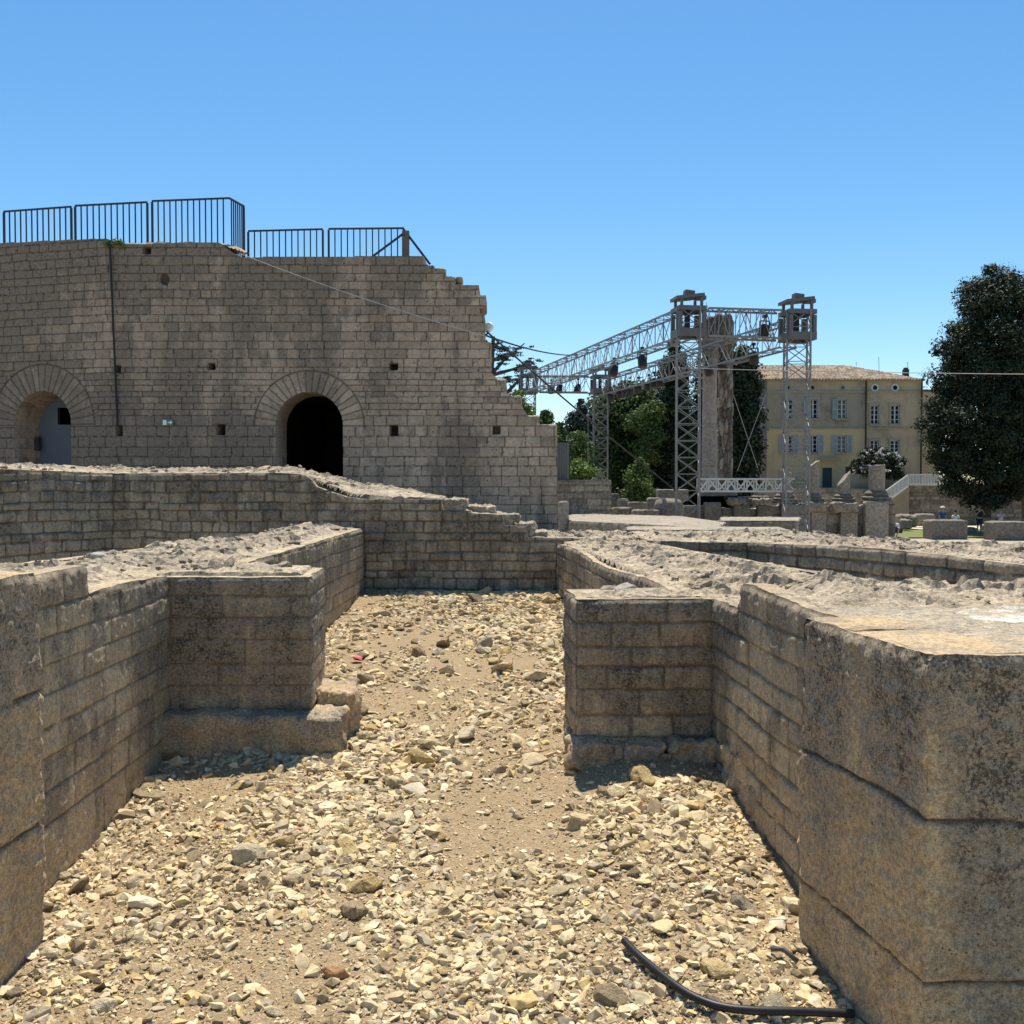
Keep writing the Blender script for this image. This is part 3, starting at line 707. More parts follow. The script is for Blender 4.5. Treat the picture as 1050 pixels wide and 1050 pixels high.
# chunks on the wall tops
for i, (px, py, yy, s, lab) in enumerate(((268, 577, 5.75, .10, 'grey rounded lichen-covered stone on top of the left pier'), (100, 566, 6.0, .11, 'round grey stone on the left wall top behind the corner block'),
        (640, 597, 5.55, .10, 'rounded grey stone sitting on top of the right pier'), (625, 598, 5.7, .07, 'small grey stone at the back left edge of the right pier top'), (1040, 603, 4.7, .07, 'bright yellow pale stone lying at the right photo edge on the wall top'))):
    p = at(px, py, yy)
    o = chunk(p.x, p.y, s, lab, None, HI[(i*5+2) % len(HI)], (0, 0, i*1.1), z=p.z-.05, mat=flat_mat('top_stone', ((.33,.3,.26), (.36,.33,.28), (.36,.33,.28), (.3,.27,.22), (.62,.5,.25))[i], .9, 0, .25, 5, .6))
# litter
p = ground_hit(365, 679)
mb = MB(); mb.poly([(p.x-.045, p.y, p.z+.03), (p.x-.01, p.y-.03, p.z+.045), (p.x+.05, p.y, p.z+.035), (p.x+.0, p.y+.04, p.z+.05)]); mb.poly([(p.x-.01, p.y-.03, p.z+.045), (p.x+.05, p.y, p.z+.035), (p.x+.045, p.y-.03, p.z+.02)])
o = mb.build('litter', flat_mat('red_plastic', (.6, .03, .05), .4), None); tag(o, 'crumpled red scrap of litter on the gravel beyond the left pier', 'litter')
# hose
hp = [(640, 973), (652, 986), (668, 1000), (690, 1018), (712, 1032), (740, 1042), (775, 1046), (820, 1047), (875, 1049)]
pts3 = []
for i, (px, py) in enumerate(hp):
    g_ = ground_hit(px, py); pts3.append(Vector((g_.x, g_.y, float(floor_z(g_.x, g_.y))+.030)))
fine = []
for i in range(len(pts3)-1):
    p0, p1, p2, p3 = pts3[max(i-1, 0)], pts3[i], pts3[i+1], pts3[min(i+2, len(pts3)-1)]
    for k in range(14):
        t = k/14; fine.append(.5*((2*p1)+(p2-p0)*t+(2*p0-5*p1+4*p2-p3)*t*t+(3*p1-p0-3*p2+p3)*t**3))
fine.append(pts3[-1])
mb = MB(); mb.tube(fine, [.0128+(.0010 if k % 2 else 0) for k in range(len(fine))], 14)
o = mb.build('hose', flat_mat('black_rubber', (.018,.018,.02), .45, 0, .2, 30), None, True); tag(o, 'black flexible hose lying across the rubble at the lower right', 'hose')
mb = MB(); g_ = ground_hit(790, 982); h_ = ground_hit(818, 992)
mb.tube([Vector((g_.x, g_.y, g_.z+.03)), Vector(((g_.x+h_.x)/2, g_.y-.01, g_.z+.036)), Vector((h_.x, h_.y, h_.z+.02))], .009, 10)
o = mb.build('pipe_scrap', flat_mat('grey_rubber', (.1,.095,.09), .5, 0, .2, 30), None, True); tag(o, 'short grey scrap of pipe near the right corner block', 'scrap')

# ------------------------------------------------------------------ wide ground
def gz(y, x=0.0):
    a = np.interp(y, [-50, 11, 13.5, 28, 40, 48, 55, 3000], [-.12, -.12, .28, .30, 0, -.75, -1.48, -1.5])
    b = np.interp(y, [-50, 11, 13.5, 22, 30, 40, 48, 55, 3000], [-.12, -.12, .20, -.35, -.9, -1.1, -1.3, -1.48, -1.5])
    t = sstep(8.3, 10.8, np.asarray(x, float)); return a*(1-t)+b*t
def ground_mat():
    n = NT('dry_ground'); a = n.noise(.35, 6, .6); b = n.noise(4, 6, .7)
    n.base(n.mix(b, n.mix(a, (.36,.3,.22), (.46,.4,.3)), (.3,.25,.18))); n.bump(b, .5, .05); return n.m
M['ground'] = ground_mat()
xs = np.concatenate([[-2000, -600, -200], np.arange(-60, 61, 1.5), [200, 600, 2000]]); ys = np.concatenate([[-400, -60, -10], np.arange(-4, 76, 1.0), [90, 120, 200, 500, 1200, 2500]])
X, Y = np.meshgrid(xs, ys, indexing='ij'); Zg = gz(Y, X)+.04*fbm(X*.5, Y*.5, 0, 3, 2)*(Y > 13)
idx = np.arange(X.size).reshape(X.shape)
q = np.stack([idx[:-1, :-1].ravel(), idx[1:, :-1].ravel(), idx[1:, 1:].ravel(), idx[:-1, 1:].ravel()], 1)
o = link('ground', np_mesh('ground', np.stack([X.ravel(), Y.ravel(), Zg.ravel()], 1), q, None, True), M['ground']); tag(o, 'dry pale earth around the ruins', 'ground', kind='structure')
# ------------------------------------------------------------------ the big arched wall
def dark_mat(name, c, rough=.8): return flat_mat(name, c, rough, 0, .15, 3)
M['steel_dark'] = flat_mat('dark_painted_steel', (.035,.037,.04), .5, .2, .15, 3)
M['cable'] = flat_mat('cable_black', (.02,.02,.022), .6)
M['wire'] = flat_mat('cable_grey', (.42,.41,.38), .6)
FW = [(-19.0, 31.7), (-12.39, 30.0), (1.385, 30.0)]
_sl = seglen(FW); _cum = np.concatenate([[0], np.cumsum(_sl)])
_ss = np.linspace(0, _cum[-1], 4000); _px_x = np.interp(_ss, _cum, [p[0] for p in FW]); _px_y = np.interp(_ss, _cum, [p[1] for p in FW])
_pxs = 525+1000*_px_x/_px_y
def f_s(px):
    """photo column -> distance along the wall (linear beyond its end), and depth there"""
    s = float(np.interp(px, _pxs, _ss))
    if px > _pxs[-1]: s += (px-_pxs[-1])*.03
    return s, float(np.interp(s, _ss, _px_y))
def f_sz(px, py):
    s, y = f_s(px); return s, at(px, py, y).z
OUT = [(-200, 246), (0, 249.5), (60, 246.5), (112, 244.5), (114, 248), (121, 250.5), (226, 248.5), (232, 253), (240, 259), (250, 264), (300, 263), (435, 262.5), (436, 271.5), (445.5, 272), (446, 278), (457, 278.5), (457.5, 283.5), (467, 284),
       (467.5, 292), (491, 292.5), (491.5, 302.5), (498, 303), (498, 313), (495.5, 316), (492, 317), (492, 321), (497, 321.5), (497, 345), (498.5, 351), (503, 352), (503.5, 382), (508, 386), (512, 394), (518, 402), (524, 406), (529, 411), (536, 418), (541, 426), (548, 431), (553, 434.5), (560, 436.5), (571.5, 437.5), (571.5, 640), (-200, 640)]
OUTS = [f_sz(*p) for p in OUT]
ARCH = []
for cx, cy, rr, ro in ((44.5, 435.5, 29.5, 53.0), (317.5, 436.5, 34.5, 56.0)):
    s, z = f_sz(cx, cy); s1, _ = f_sz(cx+rr, cy); s2, _ = f_sz(cx+ro, cy); ARCH.append((s, z, s1-s, s2-s))
HOLES = [(f_sz(x, y), w*.03/2, h*.03/2, dp) for x, y, w, h, dp in ((153, 256, 8, 8, .7), (122, 378, 7, 7, .7), (218, 375.5, 7.4, 7, .7), (404, 375.5, 8.5, 7.5, .7), (123, 441, 6.5, 11, .7), (227, 440.5, 9, 11, .7), (404, 441, 9, 11, .7), (509, 440.5, 8, 9, .25), (171, 286, 9, 12, .10))]
zbF = []
rs = np.random.default_rng(5); z = -1.0
while z < 10.5:
    zbF.append(z); z += .30*rs.uniform(.9, 1.1) if z < 3.6 else (.19*rs.uniform(.8, 1.2) if z < 5.2 and z > 3.6 else .265*rs.uniform(.85, 1.12))
zbF = np.array(zbF)
def relief_facade(S, Z):
    d, tone, j = masonry(S, Z, zbF, (.30, .72), 201, jw=.017, depth=.018, wav=.008, rnd=.02, off=.006, rough=.008, ero=.08)
    for k, (cs, cz, r1, r2) in enumerate(ARCH):
        rr = np.hypot(S-cs, Z-cz); an = np.arctan2(Z-cz, S-cs)
        ring = (rr > r1-.2) & (rr < r2) & (Z > cz-.05)
        n = 21; f = (an/math.pi)*n; fi = np.floor(f); df = np.minimum(f-fi, 1-(f-fi))*math.pi/n*np.maximum(rr, .1)
        di = np.minimum(df, r2-rr); t = sstep(.006, .026, di)
        d = np.where(ring, -.03*(1-t)+.006*np.sin(fi*7.1)+.004*fbm(S*20, Z*20, 0, 3, 9), d)
        tone = np.where(ring, .40+.3*np.sin(fi*3.3+k), tone); j = np.where(ring, (1-t)*.8, j)
        near = (rr >= r2) & (rr < r2+.03) & (Z > cz-.05); j = np.where(near, np.maximum(j, .8), j); d = np.where(near, -.02, d)
    for (hs, hz), w, h, dp in HOLES:
        if dp < .15: m = ((S-hs)/w)**2+((Z-hz)/h)**2 < 1
        else: m = (abs(S-hs) < w) & (abs(Z-hz) < h)
        d = np.where(m, -dp, d); j = np.where(m, .9, j)
    return d, tone, j
def keep_facade(s, z):
    k = in_poly(s, z, OUTS)
    for cs, cz, r1, r2 in ARCH:
        k &= ~((np.hypot(s-cs, z-cz) < r1) & (z >= cz)) & ~((abs(s-cs) < r1) & (z < cz))
    return k
def crust_facade(S, Z, d):
    px = 525+0*S
    st = .5+1.3*fbm(S*.75, Z*.10, 0, 4, 61)
    top = np.clip(1-(9.2-Z)/2.5, 0, 1)*.55
    k = .12+.75*np.clip(st, 0, 1)*(.5+.5*fbm(S*.3, Z*.3, 0, 2, 62))+top
    k = k+.28*sstep(12, 4, S)
    for sp, zz0, w in ((f_s(470)[0], 3.4, .55), (f_s(255)[0], 3.2, .9), (f_s(190)[0], 2.6, 1.2), (f_s(100)[0], 4.0, 1.3)):
        k = k+.75*np.exp(-((S-sp)/w)**2)*sstep(zz0+1.5, zz0-.5, Z)
    k = k-.30*sstep(f_s(330)[0], f_s(440)[0], S)-.5*sstep(f_s(480)[0], f_s(550)[0], S)
    return np.clip(k, 0, 1)
fac = thing('arched_wall', 'tall ancient stone wall with two round arches and a stepped broken right edge', 'ruined wall', (-6, 30, .2))
strip('ashlar_facing', FW, -.6, lambda s: 10.0, .024, relief_facade, thick=1.45, side=1, mat=M['facade'], parent=fac, seed=201, keep=keep_facade, crust=crust_facade)
# dark vaulted passage behind the right arch, panelled closure behind the left one
M['dark_stone'] = flat_mat('unlit_dark_stone', (.03,.027,.024), .95, 0, .2, 2)  # near-black colour stands in for the unlit darkness inside the passages
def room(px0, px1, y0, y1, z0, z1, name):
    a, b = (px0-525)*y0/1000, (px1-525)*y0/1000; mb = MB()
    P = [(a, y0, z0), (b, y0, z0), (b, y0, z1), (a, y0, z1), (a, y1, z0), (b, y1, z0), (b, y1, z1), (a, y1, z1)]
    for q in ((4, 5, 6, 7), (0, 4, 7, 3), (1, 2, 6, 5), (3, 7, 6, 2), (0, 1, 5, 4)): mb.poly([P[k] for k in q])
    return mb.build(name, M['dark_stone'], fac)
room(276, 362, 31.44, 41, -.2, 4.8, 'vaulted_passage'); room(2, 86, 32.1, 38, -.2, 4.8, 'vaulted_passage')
M['panel'] = flat_mat('blue_grey_panel', (.115,.135,.175), .6, 0, .05, 1)
yp = 31.95
def pxr(px0, px1, py0, py1, y):
    a = at(px0, py0, y); b = at(px1, py1, y); return ((a.x+b.x)/2, y, (a.z+b.z)/2), (b.x-a.x, .06, a.z-b.z)
door = MB()
for r in ((5, 60.3, 395, 418), (5, 60.3, 418, 435.5), (5, 60.3, 435.5, 560), (73.5, 92, 395, 418), (73.5, 92, 418, 435.5), (73.5, 92, 435.5, 560), (60.3, 73.5, 395, 418), (60.3, 73.5, 435.5, 560)):
    a, b = at(r[0], r[2], yp), at(r[1], r[3], yp); a.x, b.x = (r[0]-525)*yp/1000, (r[1]-525)*yp/1000; door.poly([(a.x, yp, b.z), (b.x, yp, b.z), (b.x, yp, a.z), (a.x, yp, a.z)])
for r in ((60.3, 418, 60.3, 435.5), (73.5, 418, 73.5, 435.5), (60.3, 418, 73.5, 418), (60.3, 435.5, 73.5, 435.5)):
    a, b = at(r[0], r[1], yp), at(r[2], r[3], yp); door.poly([a, b, b+Vector((0, .08, 0)), a+Vector((0, .08, 0))])
dp = door.build('closing_panel', M['panel'], fac)
mb = MB(); c, sz = pxr(36.5, 41, 448, 462, 31.75); mb.box(c, (.14, .16, sz[2])); mb.build('lock_box', M['steel_dark'], dp)
# ragged fill on the crest
pa = at(122, 249, 30.3); pb = at(232, 249, 30.3)
zc = at(150, 249, 30).z
rubble('crest_rubble', [(pa.x, 30.06), (pb.x, 30.06), (pb.x+.6, 31.3), (pa.x, 31.3)], lambda X, Y: zc-.02+0*X, .07, M['rubble'], fac, seed=205, amp=.16, rim=.25, s1=2.2, s2=5)
p1 = at(446, 275, 30.5)
for i, (px, py, w, h) in enumerate(((452, 279, 11, 5), (471, 288, 7, 6), (501, 367, 6, 30))):
    p = at(px, py, 30.5); rough_block('loose_stone', (p.x, 30.5, p.z), (w*.03, .5, h*.03), M['rubble'], fac, seed=210+i, amp=.03, round_=.35, tone=.4)
# a stepped broken core seen behind the right edge
for i, (px, py, w, h) in enumerate(((512, 398, 14, 16), (526, 414, 18, 14), (544, 432, 18, 10), (563, 440, 16, 8))):
    p = at(px, py, 30.9); rough_block('core_stone', (p.x, 30.9, p.z), (w*.03, 1.0, h*.03), M['rubble'], fac, seed=220+i, amp=.05, round_=.25, tone=.3, crust=.6)
# black cable, sign
mb = MB(); mb.tube([at(112.5, 247, 29.9), at(116, 330, 29.9), at(120.5, 436, 29.93)], .034, 8)
tag(mb.build('cable', M['cable'], None), 'black vertical cable fixed down the left part of the arched wall', 'cable')
sg = at(171.7, 433.3, 29.9); sgn = thing('exit_sign', 'small green and white escape sign with an arrow on the arched wall', 'sign', (sg.x, 29.93, sg.z))
mb = MB(); mb.box((sg.x, 29.92, sg.z), (.36, .1, .2)); mb.build('sign_box', flat_mat('sign_green', (.10,.17,.14), .5), sgn)
mb = MB(); mb.box((sg.x-.07, 29.86, sg.z), (.11, .012, .15)); mb.box((sg.x+.07, 29.86, sg.z), (.09, .012, .035))
mb.poly([(sg.x+.10, 29.853, sg.z-.06), (sg.x+.17, 29.853, sg.z), (sg.x+.10, 29.853, sg.z+.06)]); mb.build('sign_symbol', flat_mat('sign_white', (.75,.78,.76), .5), sgn)
# railings on the wall top
def bar_mesh(L, w=.035):
    mb = MB(); mb.box((0, 0, -L/2), (w, w, L)); me = bpy.data.meshes.new('bar'); me.from_pydata(mb.v, [], mb.f); me.materials.append(M['steel_dark']); return me
def railing(pts, nbars, zbot, label):
    """pts: top rail corner points (world); bars hang from the rail down to zbot"""
    base = (pts[0]+pts[-1])/2; t = thing('railing_panel', label, 'railing', (base.x, base.y, zbot), 'steel railing panels on the arched wall')
    mb = MB()
    for a, b in zip(pts[:-1], pts[1:]): mb.bar(a, b, .06, .05)
    for p in (pts[0], pts[-1]): mb.bar(p+Vector((0, 0, -.03)), Vector((p.x, p.y, zbot)), .06)
    mb.build('rail', M['steel_dark'], t)
    mb = MB()
    for a, b in zip(pts[:-1], pts[1:]): mb.bar(Vector((a.x, a.y, zbot+.06)), Vector((b.x, b.y, zbot+.06)), .035, .03)
    mb.build('bottom_rail', M['steel_dark'], t)
    L = pts[0].z-zbot-.08; me = bar_mesh(L)
    for (a, b), n in zip(zip(pts[:-1], pts[1:]), nbars):
        for k in range(1, n+1):
            q = a+(b-a)*(k/(n+1)); o = bpy.data.objects.new('bar', me); COL.objects.link(o); o.parent = t
            o.location = (q.x-base.x, q.y-base.y, q.z-.03-zbot)
railing([at(4, 217, 31.6), at(73, 212, 31.0)], [11], at(4, 256, 31.3).z, 'dark steel railing panel at the far left end of the wall top')
railing([at(77, 211, 31.0), at(151, 207.3, 30.9)], [11], at(77, 258, 31).z, 'dark steel railing panel second from the left on the wall top')
railing([at(156, 206.2, 30.9), at(235, 203.2, 30.8), at(250, 211.5, 31.75)], [12, 6], at(235, 268, 31).z, 'dark steel railing panel turning a corner at the highest part of the wall')
railing([at(254.5, 237, 31.2), at(331, 235, 31.2)], [11], at(254, 269, 31.2).z, 'lower dark railing panel standing right after the tall corner panel')
railing([at(337, 234.7, 31.2), at(414, 234, 31.2)], [11], at(337, 269, 31.2).z, 'lower dark railing panel ending at a timber post')
hr = thing('handrail', 'timber post with a sloping rail and brace at the right end of the wall top', 'railing', (at(416, 264, 31.1).x, 31.1, at(416, 264, 31.1).z))
mb = MB(); mb.bar(at(416, 268, 31.1), at(416, 237, 31.1), .22, .16); mb.build('post', flat_mat('weathered_timber', (.13,.11,.09), .8), hr)
mb = MB(); mb.bar(at(413, 234, 31.1), at(441, 271, 31.1), .07); mb.build('sloping_rail', M['steel_dark'], hr)
mb = MB(); mb.bar(at(382, 263, 31.0), at(413, 240, 31.0), .06); mb.build('brace', M['steel_dark'], hr)
# flood lamp on the broken edge
fp = at(501.5, 336, 30.2)
fl_ = thing('floodlight', 'small round white floodlight on the broken edge of the arched wall', 'lamp', (fp.x, 30.2, fp.z))
mb = MB(); mb.lathe((0, 0, 0), [(.06, -.1), (.15, -.02), (.16, .06), (.14, .08)], 16)
o = mb.build('lamp_head', flat_mat('white_enamel', (.75,.74,.7), .4), fl_); o.matrix_parent_inverse = Matrix.Identity(4); o.rotation_euler = (R(75), 0, R(-30))
mb = MB(); mb.bar(fp+Vector((0, 0, -.12)), at(497, 345, 30.1), .04); mb.build('bracket', M['steel_dark'], fl_)
# cables
def sag(a, b, n=14, s=.0): return [a+(b-a)*(k/n)+Vector((0, 0, -4*s*(k/n)*(1-k/n))) for k in range(n+1)]
mb = MB(); mb.tube(sag(at(246, 260, 29.75), at(499, 345, 29.7), 16, .10), .014, 6); tag(mb.build('cable', M['wire'], None), 'pale cable sagging across the front of the arched wall', 'cable')
mb = MB(); mb.tube(sag(at(498, 344, 29.9), at(594, 364, 56.5), 12, .2), .03, 6); tag(mb.build('cable', M['cable'], None), 'dark cable from the broken wall edge to the rising truss', 'cable')
mb = MB(); mb.tube(sag(at(499, 340, 29.95), at(693, 503, 39.6), 12, .08), .028, 6); tag(mb.build('cable', M['cable'], None), 'thick black cable slanting from the wall edge down to the tower foot', 'cable')
mb = MB(); mb.tube(sag(at(690, 377, 44), at(1110, 384, 30), 16, .05), .014, 6); tag(mb.build('cable', M['wire'], None), 'grey overhead wire running right in front of the house and big tree', 'cable')

# ------------------------------------------------------------------ right of the wall: post, low walls, slabs
p = at(577.5, 514, 28.6)
rough_block('stone_post', (p.x, 28.6, (p.z+.15)/2), (.33, .33, p.z-.15), M['far_stone'], None, seed=301, amp=.03, round_=.3, taper=.08, tone=.75, crust=.2)
tag(bpy.data.objects['stone_post'], 'short rounded stone post beside the right foot of the arched wall', 'stone post')
def low_wall(name, pts, ztop, z0, h, label, thick=.5, mat=None, res=.06, seed=0, lens=(.35, .9), top=True, depth_=.02, parent=None, crust=.4, tone_top=None):
    t = thing(name, label, 'stone wall', (sum(q[0] for q in pts)/len(pts), pts[0][1], z0))
    zb = courses(z0-.2, ztop, h, seed, .2)
    strip('facing', pts, z0-.2, lambda s: ztop, res, lambda S, Z: masonry(S, Z, zb, lens, seed, jw=.03, depth=depth_, wav=.03, rnd=.03, off=.012, rough=.012), thick=thick, side=1, mat=mat or M['far_stone'], parent=t, seed=seed,
          crust=lambda S, Z, d: np.clip(crust+.5*fbm(S*.8, Z*.8, 0, 3, seed)-.3*d, 0, 1))
    return t
a, b = at(572, 492, 33.5), at(627, 492, 35)
low_wall('garden_wall', [(a.x, 33.5), (b.x, 35.0)], a.z, .2, .22, 'brownish rough stone wall with a grey fence on top, just right of the arched wall', seed=311, crust=.2)
t = thing('fence_panel', 'grey corrugated metal fence panel at the right end of the arched wall', 'fence', (at(577, 493, 34).x, 34, at(577, 493, 34).z))
a, b = at(569, 454, 33.9), at(583.5, 493, 33.9); mb = MB()
n = 12
for k in range(n):
    x = a.x+(b.x-a.x)*(k+.5)/n; mb.box((x, 33.9+(.03 if k % 2 else 0), (a.z+b.z)/2), ((b.x-a.x)/n*1.02, .03, a.z-b.z))
mb.build('sheet', flat_mat('grey_sheet', (.17,.18,.175), .6, .2), t)
mb = MB(); mb.bar((b.x, 33.95, b.z), (b.x, 33.95, a.z+.05), .06); mb.build('post', M['steel_dark'], t)
def slab_wall(name, front, back, ztop, h, label, mat, seed):
    """a long low stone wall with a broad pale top"""
    t = thing(name, label, 'stone wall', (front[0][0], front[0][1], ztop-h))
    zb = courses(ztop-h-.3, ztop, h*.9, seed, .1)
    strip('facing', front, ztop-h-.3, lambda s: ztop, .05, lambda S, Z: masonry(S, Z, zb, (.9, 2.0), seed, jw=.03, depth=.02, wav=.03, rnd=.05, off=.015, rough=.015), thick=.3, side=1, mat=M['far_stone'], parent=t, seed=seed, crust=lambda S, Z, d: np.clip(.35+.5*fbm(S*.8, Z, 0, 3, seed), 0, 1))
    rubble('top_slab', list(front)+list(reversed(back)), lambda X, Y: ztop+0*X, .06, mat, t, seed=seed+1, amp=.02, rim=.2, rock=.35, crust=.1, s1=1.6, s2=4, sink=.0)
    return t
def pw(px, py, Y): p = at(px, py, Y); return (p.x, Y)
zt = at(585, 534, 28).z
slab_wall('long_slab_wall', [pw(584, 534, 27.9), pw(690, 542, 24.5), pw(736, 544, 23.0)], [pw(572, 527, 35), pw(700, 533, 32), pw(745, 540, 27)], zt, .45, 'long low wall with a broad pale flat top left of the tower foot', M['pale_slab'], 321)
slab_wall('long_slab_wall', [pw(737, 535, 27.2), pw(819, 535, 27.2)], [pw(737, 530, 30.2), pw(822, 530, 30.2)], at(780, 534, 27.2).z, .5, 'long low pale-topped stone wall in front of the right tower foot', M['pale_slab'], 325)
slab_wall('pale_slab', [pw(640, 543, 18.5), pw(812, 543.5, 18.5)], [pw(640, 541, 20.0), pw(800, 541, 20.0)], at(720, 543.5, 18.5).z, .4, 'bright pale stone strip behind the right rubble walls', M['pale_slab'], 329)
# ------------------------------------------------------------------ stage rig
M['truss'] = flat_mat('grey_truss_metal', (.22,.215,.205), .5, .35, .12, 4)
M['truss_light'] = flat_mat('light_aluminium', (.52,.52,.50), .45, .4, .08, 4)
M['head'] = flat_mat('tower_head_steel', (.13,.125,.12), .55, .25, .12, 3)
M['lamp_black'] = flat_mat('lamp_black', (.025,.025,.027), .5)
def bars_mesh(mb, name, mat, parent): return mb.build(name, mat, parent)
def lattice(p, q, w, h, n, r, rb, parent, mat, up=(0, 0, 1), zig='X'):
    """square truss from p to q: four chords and zigzag bracing"""
    p, q = Vector(p), Vector(q); d = (q-p).normalized(); u = Vector(up)
    x = d.cross(u).normalized(); y = x.cross(d).normalized()
    cs = [(-1, -1), (1, -1), (1, 1), (-1, 1)]
    def corner(t, k): return p+(q-p)*t+x*(cs[k][0]*w/2)+y*(cs[k][1]*h/2)
    for k in range(4):
        mb = MB(); mb.bar(corner(0, k), corner(1, k), r*2); mb.build('chord', mat, parent)
    mb = MB()
    for i in range(n):
        a, b = i/n, (i+1)/n
        for k in range(4):
            j = (k+1) % 4
            if zig == 'X' and k % 2 == 0:
                mb.bar(corner(a, k), corner(b, j), rb*2); mb.bar(corner(a, j), corner(b, k), rb*2)
            elif i % 2 == 0: mb.bar(corner(a, k), corner(b, j), rb*2)
            else: mb.bar(corner(a, j), corner(b, k), rb*2)
            mb.bar(corner(a, k), corner(a, j), rb*2)
    mb.build('bracing', mat, parent)
def tower(px, py_head_top, py_head_bot, Y, label, w=1.0, rz=0.0):
    zt, zb_ = at(px, py_head_top, Y).z, at(px, py_head_bot, Y).z; x = at(px, 400, Y).x; z0 = float(gz(Y, x))
    t = thing('stage_tower', label, 'stage tower', (x, Y, z0), 'lattice towers of the stage rig')
    lattice((x, Y, z0+.1), (x, Y, zt), w*.92, w*.92, int((zt-z0)/.66), .034, .016, t, M['truss'], up=(math.sin(rz), math.cos(rz), 0))
    mb = MB(); mb.box((x, Y, z0+.06), (1.7, 1.7, .12)); mb.build('base_plate', M['head'], t)
    W = w*1.16; H = zt-zb_; c, s = math.cos(rz), math.sin(rz)
    def loc(a, b, z): return Vector((x+a*c-b*s, Y+a*s+b*c, z))
    mb = MB(); hw = W/2
    for (z, hh) in ((zb_+.13*H, .26*H), (zt-.075*H, .15*H)):
        for sx, sy, lx, ly in ((0, -1, W, .09), (0, 1, W, .09), (-1, 0, .09, W-.18), (1, 0, .09, W-.18)):
            mb.box(loc(sx*(hw-.045), sy*(hw-.045), z), (lx, ly, hh), rz)
    for sx in (-1, 1):
        for sy in (-1, 1): mb.box(loc(sx*(hw-.08), sy*(hw-.08), (zb_+zt)/2), (.148, .148, H*.62), rz)
    head = mb.build('sleeve_block', M['head'], t)
    mb = MB(); ct = zt+.32*H*1.0
    for sx in (-1, 1):
        for sy in (-1, 1): mb.box(loc(sx*hw*.72, sy*hw*.72, zt+.14*H), (.1, .1, .3*H), rz)
    mb.box(loc(-.05, 0, zt+.33*H), (W*1.02, W*.8, .10*H), rz, 0, -.13); mb.box(loc(.22, 0.02, zt+.36*H), (W*.55, W*.5, .12*H), rz, 0, .04); mb.box(loc(.02, 0, zt+.46*H), (W*.34, W*.3, .2*H), rz, 0, .1)
    mb.box(loc(.46, -.1, zt+.31*H), (W*.34, W*.34, .12*H), rz)
    mb.build('pulley_cap', M['head'], t)
    mb = MB(); mb.bar(loc(-.05, 0, zb_+.1), loc(-.05, 0, zt), .2); mb.build('chain_hoist', M['lamp_black'], t)
    return Vector((x, Y, (zt+zb_)/2))
RZ = math.atan2(26, -6.1)-math.pi/2
A = tower(705.5, 315.5, 346.5, 40, 'nearer left lattice stage tower standing before the tall columns', rz=RZ*.6)
B = tower(817, 319, 350, 40, 'nearer right lattice stage tower standing before the yellow house', rz=RZ*.6)
Cc = tower(616, 385, 404, 64, 'farther right lattice stage tower rising among the dark trees', rz=RZ*.6)
D = tower(541.5, 384, 404, 66, 'farther left lattice stage tower half hidden behind the arched wall edge', rz=RZ*.6)
def truss(p, q, h, w, n, label, inset=.75, dz=0, mat=None, r=.035, rb=.018):
    d = (q-p).normalized(); p2, q2 = p+d*inset+Vector((0, 0, dz)), q-d*inset+Vector((0, 0, dz))
    t = thing('truss_beam', label, 'truss', tuple((p2+q2)/2), 'lattice beams of the stage rig')
    lattice(p2, q2, w, h, n, r, rb, t, mat or M['truss'], zig='Z'); return p2, q2
truss(A, D, 1.15, .75, 26, 'long lattice truss running back from the near left tower', rb=.014, r=.034)
truss(A, B, 1.12, .75, 7, 'short front lattice truss joining the two near towers', r=.038, rb=.016)
truss(D, Cc, 1.05, .75, 7, 'rear lattice truss joining the two far towers', r=.038, rb=.016)
truss(B, Cc, 1.05, .75, 24, 'long lattice truss crossing in front of the tall columns to the far tower', rb=.014, r=.034, dz=-.25)
pl, pr_ = at(716, 497.5, 41.5), at(813, 497.5, 41.5)
truss(pl, pr_, .52, .45, 10, 'low bright aluminium truss bridging between the two near towers', 0, 0, M['truss_light'], .038, .028)
pl, pr_ = at(597, 500, 60), at(622, 500, 60)
truss(pl, pr_, .5, .4, 4, 'small bright aluminium truss end at the far tower foot', 0, 0, M['truss_light'], .038, .025)
